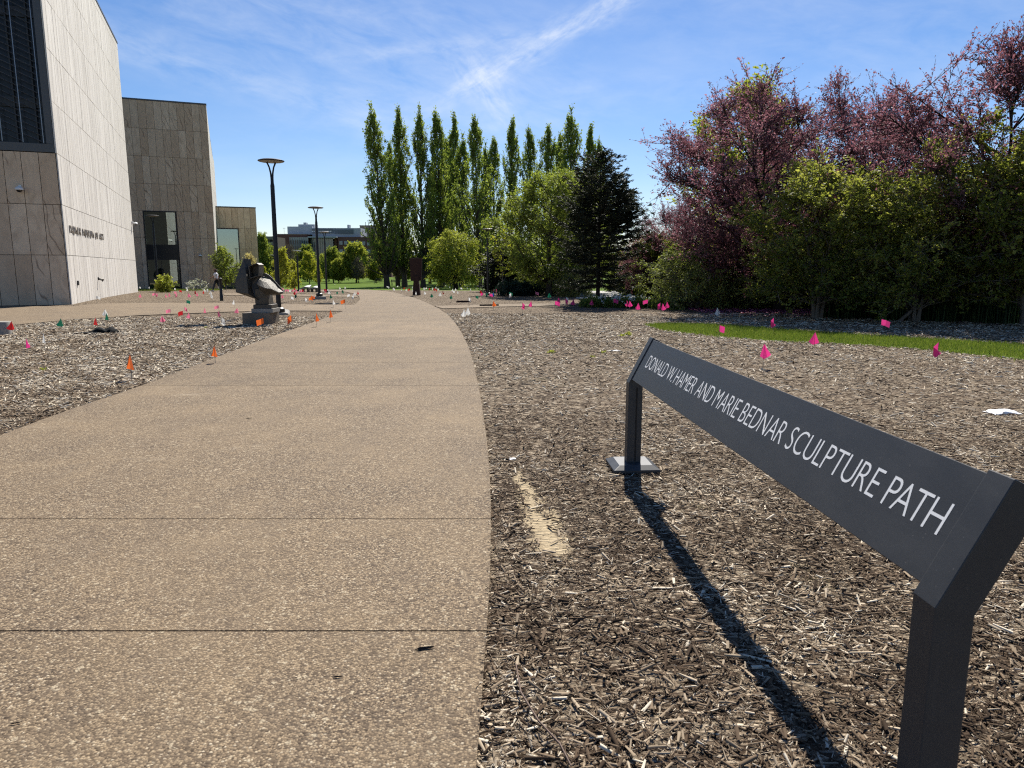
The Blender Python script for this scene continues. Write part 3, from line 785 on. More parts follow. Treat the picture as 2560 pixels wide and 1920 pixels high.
for (xa, ya) in ((1530, 460), (1618, 460), (1738, 465), (1828, 465), (1948, 470), (2042, 475), (1535, 615), (1618, 620), (2042, 620)):
    wn = fb('window', M_PANELM, [(xa, ya, xa + 62, ya + 68)], None, .3, .49)
    fb('pane', M_CURT2, [(xa + 5, ya + 5, xa + 29, ya + 62), (xa + 33, ya + 5, xa + 57, ya + 62)], wn, .22, .295)
fb('antenna', M_GREYMETAL, [(417, 205, 423, 335), (400, 206, 440, 211)], None, 5, 5.2)
tw = empty('tan_tower', (at(910, 700, 240).x, 240, float(gz(240)))); tag(tw, 'plain tan tower block at the end of the distant brick building', 'building')
def tower_box(nm, mt, xa, ya, xb, yb, d0, d1, par, Y):
    A, B = at(640 + xa / 7.373, 540 + ya / 7.373, Y), at(640 + xb / 7.373, 540 + yb / 7.373, Y)
    return MB().box(A.x - par.location.x, B.x - par.location.x, d0, d1, B.z - par.location.z, A.z - par.location.z).build(nm, mt, par)
tower_box('wall', M_TAN, 1912, 180, 2300, 1200, 0, 14, tw, 240)
tower_box('roof_edge', M_GREYMETAL, 1908, 172, 2305, 181, -.2, 14, tw, 240)
for r_ in range(4): tower_box('window', M_CURT, 2030, 340 + r_ * 70, 2070, 380 + r_ * 70, -.1, -.01, tw, 240)
tower_box('mast', M_GREYMETAL, 1978, 100, 1986, 172, 3, 3.3, tw, 240)
pk = empty('parking_garage', (at(658, 700, 200).x, 200, float(gz(200)))); tag(pk, 'concrete parking garage with dark openings beside the lowest museum block', 'building')
tower_box('wall', M_CONCD, -150, 376, 330, 1230, .6, 12, pk, 200)
for r_ in range(5):
    tower_box('deck_edge', M_TAN, -150, 376 + r_ * 100, 330, 432 + r_ * 100, 0, .55, pk, 200)
    for i in range(5):
        xx = -140 + i * 96
        tower_box('opening', M_BACK, xx, 436 + r_ * 100, xx + 72, 474 + r_ * 100, .5, .58, pk, 200)
tower_box('roof_unit', M_BACK, 205, 362, 255, 378, 4, 6, pk, 200)
tower_box('roof_unit', M_BACK, 30, 358, 80, 378, 4, 6, pk, 200)
# hill on the horizon
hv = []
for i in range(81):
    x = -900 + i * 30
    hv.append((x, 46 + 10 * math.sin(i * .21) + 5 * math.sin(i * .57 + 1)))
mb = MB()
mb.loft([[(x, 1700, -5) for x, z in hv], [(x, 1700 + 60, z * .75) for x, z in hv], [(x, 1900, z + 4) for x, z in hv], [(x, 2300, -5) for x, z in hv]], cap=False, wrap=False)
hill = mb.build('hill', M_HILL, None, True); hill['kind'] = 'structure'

# ------------------------------------------------------------------ trees and shrubs
def bez(a, c, b, t): return (1 - t)[:, None] ** 2 * a + 2 * ((1 - t) * t)[:, None] * c + t[:, None] ** 2 * b

def tree_meshes(name, seed, H, base, Rf, nl, ns, nt, nleaf, leaf, leaf_m, bark_m, trunk_r, sub_len, twig_len, rise=.6, top=.85, bow=.15, upb=.25,
                aspect=.55, droop=0.0, stems=1, spread=.3, rin=(.5, .92), flat=0.0, twr=.006, lean=(0, 0), wob=.03, tone_up=.25, branch_mesh=True, upow=1.0):
    """a trunk (or several stems) with limbs, side branches, twigs and leaf blades; returns (wood mesh, leaf mesh)"""
    rg = np.random.default_rng(seed)
    wood = MB(); trunks = []
    for s_ in range(stems):
        az = s_ * 6.283 / stems + rg.uniform(0, 1.0); k = 9
        tt = np.linspace(0, 1, k)
        sp = spread * H * rg.uniform(.5, 1.1) if stems > 1 else 0
        P = np.zeros((k, 3)); P[:, 2] = tt * H * top * (rg.uniform(.75, 1.0) if stems > 1 else 1)
        P[:, 0] = np.cos(az) * sp * tt ** 1.3 + lean[0] * tt ** 1.5 + np.cumsum(rg.normal(0, wob * H / k, k)) * tt
        P[:, 1] = np.sin(az) * sp * tt ** 1.3 + lean[1] * tt ** 1.5 + np.cumsum(rg.normal(0, wob * H / k, k)) * tt
        if stems > 1: P[:, :2] += np.array([np.cos(az), np.sin(az)]) * .12
        rad = trunk_r * (1 - tt * .88) ; rad[0] *= 1.35
        if stems > 1: rad = rad * .6
        trunks.append(P); wood.tube([tuple(p) for p in P], list(rad), 8 if stems == 1 else 6)
    S_a, S_d, Tw = [], [], []
    for i in range(nl):
        P = trunks[i % stems]
        u = ((i + rg.uniform(.2, .8)) / nl) ** upow; az = i * 2.39996 + rg.uniform(-.4, .4)
        zt = base + u * (H - base); rr = Rf(u, az) * rg.uniform(*rin)
        zmax = P[-1, 2]
        ax = np.array([np.interp(zt * .9, P[:, 2], P[:, 0]), np.interp(zt * .9, P[:, 2], P[:, 1])])
        if stems > 1: ax *= .5
        T = np.array([ax[0] + rr * math.cos(az), ax[1] + rr * math.sin(az), zt])
        zs = min(max(zt - rise * rr - rg.uniform(0, .05) * H, base * .55 + .02 * H), zmax * .97)
        A = np.array([np.interp(zs, P[:, 2], P[:, 0]), np.interp(zs, P[:, 2], P[:, 1]), zs])
        Lb = np.linalg.norm(T - A)
        C = (A + T) / 2 + np.array([math.cos(az) * .15, math.sin(az) * .15, bow]) * Lb + rg.normal(0, .06, 3) * Lb
        tt = np.linspace(0, 1, 6); Q = bez(A, C, T, tt)
        r0 = trunk_r * .42 * max(.25, (1 - zs / (H * 1.05))) + .006
        if stems > 1: r0 *= .55
        wood.tube([tuple(p) for p in Q], list(np.linspace(r0, max(.004, r0 * .2), 6)), 5, False)
        ts = rg.uniform(.28, 1.0, ns); st = bez(A, C, T, ts)
        outw = norm(np.stack([st[:, 0] - ax[0] * .6, st[:, 1] - ax[1] * .6, np.full(ns, .15 * H)], 1) * np.array([1, 1, .15]))
        ldir = norm(T - A)
        dd = norm(outw * .5 + ldir * .5 + rg.normal(0, .6, (ns, 3)) + np.array([0, 0, upb]))
        ln = sub_len * rg.uniform(.45, 1.25, ns)
        E = st + dd * ln[:, None]
        # keep inside the crown
        uu = np.clip((E[:, 2] - base) / (H - base), 0, 1); azs = np.arctan2(E[:, 1] - ax[1], E[:, 0] - ax[0])
        lim = np.array([Rf(a_, b_) for a_, b_ in zip(uu, azs)]) * rg.uniform(.92, 1.15, ns)
        q = np.hypot(E[:, 0] - ax[0], E[:, 1] - ax[1]); f = np.minimum(1, lim / np.maximum(q, 1e-6))
        E[:, 0] = ax[0] + (E[:, 0] - ax[0]) * f; E[:, 1] = ax[1] + (E[:, 1] - ax[1]) * f
        E[:, 2] -= droop * ln
        S_a.append(st); S_d.append(E)
    A = np.concatenate(S_a); B = np.concatenate(S_d)
    parts = [twigs_mesh(A, B, twr * 2.2, twr)]
    m_ = len(A); tt = rg.uniform(.2, 1.05, (m_, nt))
    st = (A[:, None] + (B - A)[:, None] * tt[..., None]).reshape(-1, 3)
    sd = np.repeat(norm(B - A), nt, 0)
    td = norm(sd * .6 + rg.normal(0, .65, sd.shape) + np.array([0, 0, upb]))
    tl = twig_len * rg.uniform(.4, 1.3, len(st))
    E = st + td * tl[:, None]; E[:, 2] -= droop * tl
    parts.append(twigs_mesh(st, E, twr, twr * .5))
    n2 = len(st); tt = rg.uniform(.1, 1.08, (n2, nleaf))
    C = (st[:, None] + (E - st)[:, None] * tt[..., None]).reshape(-1, 3) + rg.normal(0, leaf * .45, (n2 * nleaf, 3))
    D = np.repeat(td, nleaf, 0); D[:, 2] -= droop * 1.2
    # tone: per branch and per leaf, and lighter towards the crown top
    tone = np.repeat(np.repeat(rg.uniform(0, 1, m_), nt), nleaf) * .45 + rg.uniform(0, 1, len(C)) * .4 + tone_up * np.clip((C[:, 2] - base) / (H - base), 0, 1) * rg.uniform(.3, 1, len(C))
    C[:, 2] = np.maximum(C[:, 2], .03)
    V, Fc, at_ = leaves(C, leaf, rg, aspect, D, flat, .45, np.clip(tone, 0, 1))
    crown = bulk(name + '_crown', V, Fc, leaf_m, at_)
    wm = wood.mesh(name + '_wood', bark_m, True)
    tv, tf = join_arrays(parts)
    tm = bulk(name + '_twigs', tv, tf, bark_m)
    return wm, tm, crown

def plant(name, meshes, loc, rz, sc, label, cat, group=None, wood='trunk', crown='crown'):
    e = empty(name, loc, rz); e.scale = sc if hasattr(sc, '__len__') else (sc, sc, sc)
    t = link(bpy.data.objects.new(wood, meshes[0]), e)
    link(bpy.data.objects.new('twigs', meshes[1]), t)
    link(bpy.data.objects.new(crown, meshes[2]), e)
    return tag(e, label, cat, group)

def blob(rx, lo=.35, pk=.45, n=3, amp=.16, ph=0.0):
    def f(u, az):
        a = min(1, max(0, u)); s = (a / pk) ** .6 if a < pk else (max(0, 1 - ((a - pk) / (1 - pk)) ** 2)) ** .6
        return rx * (lo + (1 - lo) * s if a < pk else max(.30, s)) * (1 + amp * math.sin(n * az + ph) + amp * .6 * math.sin(2 * n * az + 5 * a + ph))
    return f

def gained(k, cs): return [tuple(min(.8, c * k) for c in q_) for q_ in cs]
L_POP = leaf_mat('poplar_leaf', [(.11, .16, .036), (.19, .25, .054), (.28, .34, .078), (.40, .45, .13)], .52)
L_CRAB = leaf_mat('crabapple_leaf', [(.07, .034, .04), (.13, .066, .076), (.20, .105, .12), (.29, .175, .185), (.46, .29, .37)], .47, .6, (1.08, .84, .9))
L_VIB = leaf_mat('viburnum_leaf', [(.06, .085, .018), (.14, .175, .035), (.27, .29, .065), (.44, .43, .14)], .52)
L_MID = leaf_mat('spring_leaf', [(.12, .165, .034), (.195, .245, .048), (.27, .32, .068), (.36, .40, .10)], .5)
L_LIGHT = leaf_mat('lime_leaf', [(.18, .22, .035), (.28, .315, .05), (.37, .40, .075), (.48, .49, .13)], .5)
L_YEL = leaf_mat('golden_leaf', [(.22, .26, .035), (.33, .36, .05), (.43, .44, .065), (.53, .52, .11)], .5, .6, (1.0, 1.0, .5))
L_PALE = leaf_mat('pale_blossom', gained(1.3, [(.12, .13, .04), (.34, .29, .13), (.5, .43, .2), (.55, .5, .32)]), .4, .5, (1, 1, .7))
L_DARK = leaf_mat('yew_leaf', gained(1.0, [(.006, .010, .006), (.011, .018, .009), (.018, .027, .012)]), .12)
L_SPRUCE = leaf_mat('spruce_needle', [(.020, .026, .016), (.036, .044, .027), (.065, .075, .048)], .2, .6)
L_HEDGE = leaf_mat('hedge_leaf', [(.03, .05, .013), (.08, .11, .025), (.19, .23, .05), (.36, .38, .11)], .48)
L_FORS = leaf_mat('arching_shrub_leaf', gained(1.9, [(.05, .065, .018), (.09, .11, .028), (.14, .16, .045), (.22, .23, .09)]), .38)
L_IRIS = leaf_mat('strap_leaf', gained(1.4, [(.010, .020, .008), (.020, .035, .012), (.04, .06, .02)]), .2)

def base_at(x, y): 
    p = g(x, y); return (p.x, p.y, p.z - .03)
def px_height(x, ybase, ytop):
    p = g(x, ybase); return at(x, ytop, p.y).z - p.z

# -- Lombardy poplars: three growth forms, seventeen trees
def pop_r(w_, ph, notch):
    def f(u, az):
        s = (u / .12) ** .5 if u < .12 else (1 - ((u - .12) / .88) ** 6) ** .6 * (1 - .4 * u) if u < 1 else 0
        gap = 1 - .6 * math.exp(-((u - notch) / .07) ** 2)
        return w_ * max(.07, s) * (1 + .35 * math.sin(2 * az + ph + 9 * u)) * (1 + .3 * math.sin(27 * u + ph + 2 * az)) * gap
    return f
popl = []
for i, (w_, notch, ph) in enumerate(((2.9, .74, 0.), (2.3, .62, 2.), (3.4, .82, 4.), (2.6, .55, 5.))):
    popl.append(tree_meshes('poplar', 40 + i, 24.0, 2.2, pop_r(w_, ph, notch), 84, 6, 4, 7, .23, L_POP, M_BARK, .36, 2.2, .7, rise=2.4, top=.9, bow=-.06, upb=1.7, aspect=.7, rin=(.35, .95), twr=.012, wob=.012, tone_up=.2))
pp = [(968, 718, 280, 933, 0, 1.05), (995, 715, 362, 975, 2, .95), (1012, 717, 282, 994, 1, 1.0), (1058, 717, 284, 1050, 0, .95), (1106, 716, 282, 1092, 3, 1.0), (1132, 712, 297, 1136, 1, .9), (1199, 717, 297, 1184, 2, 1.0),
      (1120, 709, 350, 1118, 3, 1.1), (1153, 715, 352, 1158, 0, 1.1), (1236, 710, 350, 1233, 2, 1.0), (1281, 714, 308, 1279, 1, 1.0), (1327, 712, 323, 1325, 3, .9), (1372, 713, 320, 1372, 2, 1.05), (1428, 713, 289, 1424, 0, 1.1),
      (1478, 712, 323, 1476, 1, 1.0), (1503, 713, 352, 1500, 3, .8), (1404, 709, 340, 1400, 2, .8), (1214, 711, 372, 1212, 0, .8), (1075, 709, 420, 1078, 1, .8)]
order = ['first poplar from the brick building, tallest at the row end', 'short full poplar tucked behind the first of the row', 'second tall poplar from the brick building', 'slim poplar standing alone with sky on both sides',
         'tall poplar just past the gap of sky in the row', 'poplar with a round tip behind the drooping maple', 'broad poplar above the right side of the drooping maple', 'shorter poplar between two taller ones behind the drooping maple',
         'middling poplar filling the row behind the drooping maple', 'low topped poplar above the black street lamp', 'pointed poplar just past the lamp beside the path', 'narrow poplar standing free above the spring green tree', 'wide poplar rising left of the double-tipped one', 'highest double-tipped poplar above the spring green tree',
         'thin sparse poplar left of the dark spruce', 'last small poplar nearest the dark spruce tip', 'low poplar between the two big ones over the spring green tree', 'low poplar behind the lamp beside the path', 'small poplar low in the gap of sky']
for i, (bx, by, ty, tx, v, wsc) in enumerate(pp):
    b = base_at(bx, by); h = px_height(bx, by, ty) * .96; k = h / 24.0
    dx = at(tx, ty, b[1]).x - b[0]
    e = plant('poplar_tree', popl[v], b, i * 1.7, (k * wsc, k * wsc, k), order[i] if i < len(order) else 'poplar', 'tree', 'row of Lombardy poplars beyond the lawn')
    ax = Matrix.Rotation(math.atan2(dx, h), 4, 'Y') @ Matrix.Rotation(i * 1.7, 4, 'Z')
    e.rotation_euler = ax.to_euler()

# -- purple crab apples
crabA = tree_meshes('crab_apple', 61, 9.0, 1.7, blob(4.7, .55, .42, 3, .14, .5), 50, 16, 10, 12, .085, L_CRAB, M_BARKD, .2, 1.5, .62, rise=.75, top=.72, bow=.12, upb=.38, aspect=.5, rin=(.45, 1.0), twr=.007, lean=(-1.1, 0), upow=1.3)
plant('crab_apple_tree', crabA, base_at(1950, 774), .0, (1.14, 1.05, px_height(1950, 774, 245) / 9.2), 'purple leaved crab apple with a dark trunk, broad crown beside the spruce', 'tree', 'purple crab apples behind the shrubs')
crabB = tree_meshes('crab_apple', 67, 9.0, 2.0, blob(4.6, .5, .5, 4, .2, 2.5), 42, 15, 10, 12, .095, L_CRAB, M_BARKD, .2, 1.6, .7, rise=.8, top=.75, bow=.1, upb=.4, aspect=.5, rin=(.45, 1.0), twr=.008, upow=1.2)
b = (15.2, 22.5, 0); plant('crab_apple_tree', crabB, b, 1.9, (1.02, 1.02, .88), 'tallest purple crab apple reaching in from the picture edge with open branches', 'tree', 'purple crab apples behind the shrubs')
b = (14.2, 30.0, 0); plant('crab_apple_tree', crabB, b, 4.0, (.95, .95, .90), 'purple crab apple with bare shoots on top, between the two big ones', 'tree', 'purple crab apples behind the shrubs')
p = g(1650, 752); plant('crab_apple_tree', crabA, (p.x, p.y, p.z - .05), 2.6, (.55, .55, .5), 'small low crab apple with pinkish foliage beside the spruce trunk', 'tree', 'purple crab apples behind the shrubs')

# -- bright maple rising behind the crab apple
mapl = tree_meshes('maple', 71, 15.0, 3.0, blob(3.7, .35, .5, 3, .12), 50, 9, 5, 8, .24, L_LIGHT, M_BARK, .22, 1.9, .8, rise=1.6, top=.85, bow=.1, upb=.7, rin=(.4, .95), twr=.014)
plant('maple_tree', mapl, (at(1858, 700, 48).x, 48, float(gz(48))), 0, (1.15, 1.15, (at(1880, 235, 48).z - float(gz(48))) / 15.2), 'lime green maple crown rising behind the purple crab apple', 'tree')

# -- viburnum shrubs before the crab apples
vibA = tree_meshes('viburnum', 81, 6.1, .9, blob(2.6, .72, .6, 3, .2, 1.), 38, 12, 8, 12, .09, L_VIB, M_BARKG, .10, 1.15, .45, rise=1.2, top=.7, bow=.05, upb=.15, stems=5, spread=.16, aspect=.7, rin=(.4, .95), flat=.5, twr=.006, tone_up=.4)
vibB = tree_meshes('viburnum', 83, 6.1, .7, blob(3.0, .75, .55, 4, .2, 3.), 40, 12, 8, 12, .09, L_VIB, M_BARKG, .10, 1.2, .45, rise=1.1, top=.7, bow=.05, upb=.15, stems=6, spread=.22, aspect=.7, rin=(.4, .95), flat=.5, twr=.006, tone_up=.4)
b = base_at(2040, 796); h = px_height(2040, 796, 425)
plant('viburnum_shrub', vibA, b, .3, (1.05, 1.05, h / 6.1), 'tall green viburnum with a clump of stems in front of the crab apple trunk', 'shrub', 'big viburnum shrubs along the mulch')
b = base_at(2245, 803); h = px_height(2245, 803, 420)
plant('viburnum_shrub', vibB, (b[0] + .5, b[1], b[2]), 1.3, (.95, .95, h / 6.1), 'wide green viburnum with one long slanting bare stem', 'shrub', 'big viburnum shrubs along the mulch')
plant('viburnum_shrub', vibA, (15.2, 21.0, 0), 2.9, (1.15, 1.15, .98), 'dense dark viburnum at the picture edge, last along the mulch', 'shrub', 'big viburnum shrubs along the mulch')
st = MB().tube([tuple(Vector(base_at(2245, 803)) + Vector(q)) for q in ((0, 0, 0), (.55, -.1, .55), (1.3, -.15, 1.25), (2.0, -.1, 2.1), (2.5, 0, 3.0))], [.055, .05, .045, .035, .02], 7)
vb = [o for o in bpy.data.objects if o.name.startswith('viburnum_shrub')][1]
so = st.build('slanting_stem', M_BARKG, None, True); so.parent = vb; bpy.context.view_layer.update(); so.matrix_parent_inverse = vb.matrix_world.inverted()

# -- arching light shrub, hedge behind, dark strap-leaved plants
fors = tree_meshes('arching_shrub', 91, 3.0, .15, blob(2.1, .75, .55, 3, .15), 60, 8, 7, 8, .075, L_FORS, M_BARKG, .05, .8, .35, rise=1.0, top=.75, bow=.25, upb=.1, stems=12, spread=.45, droop=.25, rin=(.4, 1.0), twr=.005)
b = base_at(1735, 771); plant('arching_shrub', fors, b, 0, (1.05, 1.0, px_height(1735, 771, 625) / 3.0), 'pale green arching shrub between the spruce and the crab apple trunk', 'shrub', 'arching shrubs under the crab apple')
b = base_at(1850, 769); plant('arching_shrub', fors, b, 2, (.9, .9, .8), 'darker arching shrub right against the crab apple trunk', 'shrub', 'arching shrubs under the crab apple')
hedge_m = tree_meshes('hedge', 95, 2.7, .05, lambda u, az: 1.5 * (1 - .25 * u), 44, 10, 7, 9, .10, L_HEDGE, M_BARKD, .05, .7, .35, rise=.6, top=.8, bow=.1, upb=.1, stems=7, spread=.3, aspect=.7, rin=(.2, 1.0), twr=.005)
for i, (x, y, s_) in enumerate(((10.4, 30.5, 1.0), (12.6, 29.6, 1.05), (14.8, 28.4, 1.0), (16.9, 27.2, 1.1), (18.8, 25.8, 1.1), (8.4, 31.5, .95), (11.5, 33.5, 1.25), (15.5, 32.0, 1.3), (19.0, 30.0, 1.35), (7.6, 36.5, 1.1))):
    plant('hedge_bush', hedge_m, (x, y, 0), i * 1.3, (1.05, 1, s_), 'dark green hedge bush in the shade behind the viburnums', 'bush', 'hedge behind the viburnums', 'stems', 'foliage')
def strap(name, seed, n_, ht, rad, wd, mat):
    rg = np.random.default_rng(seed); rr = rad * np.sqrt(rg.uniform(0, 1, n_)); az = rg.uniform(0, 6.283, n_)
    P = np.stack([rr * np.cos(az), rr * np.sin(az), rr * 0], 1); a2 = rg.uniform(0, 6.283, n_)
    o = np.stack([np.cos(a2), np.sin(a2), a2 * 0], 1); s = np.stack([-o[:, 1], o[:, 0], o[:, 2]], 1) * wd
    h = (ht * rg.uniform(.6, 1.15, n_))[:, None]; up = np.array([0, 0, 1.])
    ln = rg.uniform(.1, .7, n_)[:, None]
    M1 = P + up * h * .6 + o * h * ln * .25; M2 = P + up * h * (1 - .4 * ln) + o * h * ln * .8
    V = np.stack([P - s, P + s, M1 + s, M1 - s, M2 + s * .2, M2 - s * .2], 1).reshape(-1, 3); b0 = (np.arange(n_) * 6)[:, None]
    F = np.concatenate([b0 + np.array([[0, 1, 2, 3]]), b0 + np.array([[3, 2, 4, 5]])], 1).reshape(-1, 4)
    return bulk(name, V, F, mat, np.repeat(rg.uniform(0, 1, n_), 2))
iris = strap('strap_leaves', 5, 420, .75, .75, .014, L_IRIS)
for i, (x, y) in enumerate(((12.3, 22.9), (13.5, 22.3), (14.7, 21.6), (15.9, 20.7), (11.0, 23.7), (14.2, 23.2))):
    e = empty('iris_clump', (x, y, 0), i * 1.1); link(bpy.data.objects.new('leaves', iris), e)
    tag(e, 'dark strap leaved clump at the foot of the viburnums', 'plant', 'strap leaved clumps in the shade')

# -- spruce
def spruce_meshes(seed, H, rad, tops):
    rg = np.random.default_rng(seed); wood = MB(); A, B, NC, ND = [], [], [], []
    def spire(x0, z0, h, r, nlev, lower, k):
        wood.tube([(x0[0], x0[1], z0), (x0[0] + .02, x0[1], z0 + h * .5), (x0[0], x0[1] + .02, z0 + h)], [r * .036 + .015, r * .02 + .01, .008], 8)
        for l in range(nlev):
            u = l / (nlev - 1); z = z0 + h * (lower + (1 - lower) * u ** .9)
            L = r * (1 - u ** 1.5) ** .75 * (.72 + .28 * min(1, u * 4)) + .10
            nb = int(6 + 3 * (1 - u))
            for j in range(nb):
                az = rg.uniform(0, 6.283); ll = L * rg.uniform(.6, 1.15); up = (.15 + .75 * u) + rg.normal(0, .1)
                d = np.array([math.cos(az), math.sin(az), 0.]); t = np.linspace(0, 1, 6)
                Q = np.array([x0[0], x0[1], z]) + d * (ll * t)[:, None] + np.array([0, 0, 1.]) * (ll * (up * t - .55 * (1 - u) * t ** 1.4 + .42 * (1 - u * .5) * t ** 3))[:, None]
                wood.tube([tuple(q) for q in Q], list(np.linspace(.022 * (1 - u) + .007, .004, 6)), 4, False)
                side = np.array([-d[1], d[0], 0]); nbl = max(6, int(ll * 14))
                tb = rg.uniform(.12, 1, nbl); st_ = np.stack([np.interp(tb, t, Q[:, c]) for c in range(3)], 1)
                sg = np.where(rg.uniform(0, 1, nbl) < .5, -1, 1)[:, None]
                dd = norm(d * .8 + side * sg * rg.uniform(.4, 1, (nbl, 1)) + np.array([0, 0, -.12 + .35 * u]) + rg.normal(0, .18, (nbl, 3)))
                bl = (.16 + .34 * (1 - tb) * min(1, ll)) * rg.uniform(.6, 1.3, nbl)
                E = st_ + dd * bl[:, None]; A.append(st_); B.append(E)
                kk = 13; tn = rg.uniform(0, 1.05, (nbl, kk))
                NC.append((st_[:, None] + (E - st_)[:, None] * tn[..., None]).reshape(-1, 3)); ND.append(np.repeat(dd, kk, 0))
    spire((0, 0), 0, H, rad, 38, .13, 1)
    for (dx, dy, z0, h, r) in tops: spire((dx, dy), z0, h, r, 12, .05, 1)
    A, B = np.concatenate(A), np.concatenate(B); C, D = np.concatenate(NC), np.concatenate(ND)
    V1, F1, t1 = leaves(C + rg.normal(0, .022, C.shape),   .10, rg, .3, D * 1.2 + rg.normal(0, .35, D.shape))
    tv, tf = twigs_mesh(A, B, .005, .003)
    return wood.mesh('spruce_wood', M_BARKD, True), bulk('spruce_twigs', tv, tf, M_BARKD), bulk('spruce_crown', V1, F1, L_SPRUCE, t1)
hs = px_height(1494, 757, 372)
spr = spruce_meshes(3, hs, 2.25, ((.75, -.2, hs * .55, hs * .30, .8), (1.25, .3, hs * .45, hs * .30, .8), (-.6, .3, hs * .5, hs * .20, .7)))
plant('spruce_tree', spr, base_at(1494, 758), .0, (1.08, 1.0, .96), 'very dark spruce with a thick trunk in front of the poplars', 'tree')

# -- spring green tree left of the spruce, dark evergreens behind it
mid = tree_meshes('spring_tree', 101, 11.0, 1.7, blob(4.6, .45, .4, 3, .16, 1.), 62, 12, 6, 9, .16, L_MID, M_BARK, .2, 1.5, .65, rise=1.0, top=.85, bow=.12, upb=.35, rin=(.35, 1.0), twr=.008)
b = base_at(1372, 739); h = px_height(1372, 739, 440)
plant('spring_tree', mid, b, 0, (.9, .9, h / 11.2), 'spring green leafy tree left of the dark spruce', 'tree', 'spring green trees beside the spruce')
b = base_at(1455, 733); plant('spring_tree', mid, b, 2.2, (.82, .82, px_height(1455, 733, 445) / 11.2), 'spring green tree half hidden behind the dark spruce', 'tree', 'spring green trees beside the spruce')
yew = tree_meshes('yew', 105, 6.0, .1, lambda u, az: 2.5 * (1 - u ** 1.6) ** .7 + .1, 70, 10, 6, 9, .15, L_DARK, M_BARKD, .16, .9, .45, rise=.5, top=.9, bow=.05, upb=.1, aspect=.4, rin=(.3, 1.0), twr=.008)
for (x, y, sx_, ty, lb) in ((1278, 730, .95, 600, 'black green evergreen bush behind the golden sapling'), (1318, 729, .8, 625, 'lower black green evergreen bush left of the spring green trunk')):
    b = base_at(x, y); plant('evergreen_bush', yew, b, x, (sx_ * 1.3, sx_ * 1.3, px_height(x, y, ty) / 6.0), lb, 'bush', 'dark evergreens beyond the lamp')
for (x, y, s_, lb) in ((1352, 735, 1.0, 'light green shrub showing under the spring green tree'), (1405, 738, .95, 'yellow green shrub between the spring tree trunk and the spruce'), (1440, 742, .8, 'low light shrub beside the spruce trunk'), (1590, 738, 1.0, 'green shrub in the shade past the spruce trunk'), (1560, 730, 1.3, 'tall shaded shrub behind the spruce trunk')):
    b = base_at(x, y); plant('garden_shrub', fors if x < 1500 else hedge_m, b, x * .7, (.75 * s_, .75 * s_, .72 * s_), lb, 'shrub', 'shrubs beneath the spring trees')
low = tree_meshes('low_juniper', 107, .55, .02, lambda u, az: 1.2 * (1 - .4 * u), 40, 7, 5, 7, .07, leaf_mat('juniper_leaf', [(.012, .026, .02), (.022, .045, .033), (.04, .075, .055)], .15), M_BARKD, .03, .4, .2, rise=.3, top=.6, stems=6, spread=.9, rin=(.2, 1.0), twr=.004)
for (x, y, s_, lb) in ((1285, 739, 1.2, 'low blue green juniper mound beside the golden sapling'), (1316, 738, 1.1, 'low blue green juniper mound nearer the spring tree')):
    plant('juniper_mound', low, base_at(x, y), x, (s_, s_, s_), lb, 'shrub', 'low junipers', 'stems', 'foliage')

# -- drooping maple before the poplars
jm = tree_meshes('drooping_maple', 111, 7.0, 1.4, blob(3.3, .7, .5, 3, .12), 52, 11, 6, 9, .17, L_LIGHT, M_BARKD, .22, 1.2, .55, rise=1.1, top=.72, bow=.2, upb=-.05, stems=3, spread=.12, droop=.35, aspect=.4, rin=(.4, 1.0), twr=.01)
b = base_at(1140, 722); plant('drooping_maple', jm, b, .5, (1.02, 1.02, px_height(1140, 722, 578) / 7.0), 'round lime green drooping maple in front of the poplar trunks', 'tree')

# -- golden saplings and young trees
sap = tree_meshes('golden_sapling', 121, 4.0, 1.3, blob(.75, .3, .5), 12, 2, 2, 3, .16, L_YEL, M_BARKG, .035, .4, .22, rise=1.2, top=.95, upb=.4, aspect=.8, twr=.005)
b = base_at(1257, 739); plant('young_tree', sap, b, 0, (1.1, 1.1, px_height(1257, 739, 585) / 4.0), 'thin sapling with a few golden leaves beside the black lamp', 'tree', 'newly planted young trees')
yt = tree_meshes('young_tree', 123, 5.0, .7, blob(1.35, .45, .3, 3, .28), 36, 8, 4, 7, .16, L_YEL, M_BARKG, .05, .6, .3, rise=.6, top=.95, upb=.2, rin=(.3, 1.0), twr=.006)
yg = tree_meshes('young_tree', 125, 5.0, .8, blob(1.5, .45, .4, 3, .28), 34, 8, 4, 6, .15, L_MID, M_BARKG, .07, .7, .35, rise=.7, top=.9, upb=.2, rin=(.3, 1.0), twr=.007)
bl = tree_meshes('blossom_tree', 127, 4.2, 1.2, blob(1.25, .5, .5, 3, .28), 32, 7, 4, 6, .13, L_PALE, M_BARKG, .06, .6, .3, rise=.7, top=.85, upb=.2, rin=(.3, 1.0), twr=.006)
for (ms_, x, by, ty, wk, lb) in ((yt, 708, 728, 628, 1.0, 'golden green young tree between the two near lamp posts'), (yt, 737, 726, 655, .7, 'smaller golden young tree beside the black litter bin'), (yt, 774, 709, 634, 1.25, 'golden conical tree on the lawn left of the second lamp post'), (yt, 797, 712, 665, .9, 'small golden tree behind the second lamp post'),
                              (yg, 565, 724, 622, 1.05, 'light green young tree at the edge of the middle museum block'), (bl, 626, 724, 640, 1.0, 'pale blossoming tree behind the bronze sculpture'), (yt, 662, 722, 668, .8, 'golden young tree left of the first lamp post')):
    b = base_at(x, by); h = px_height(x, by, ty); plant('young_tree', ms_, b, x, (h / 5 * wk, h / 5 * wk, h / 5.0 if ms_ is not bl else h / 4.2), lb, 'tree', 'newly planted young trees')
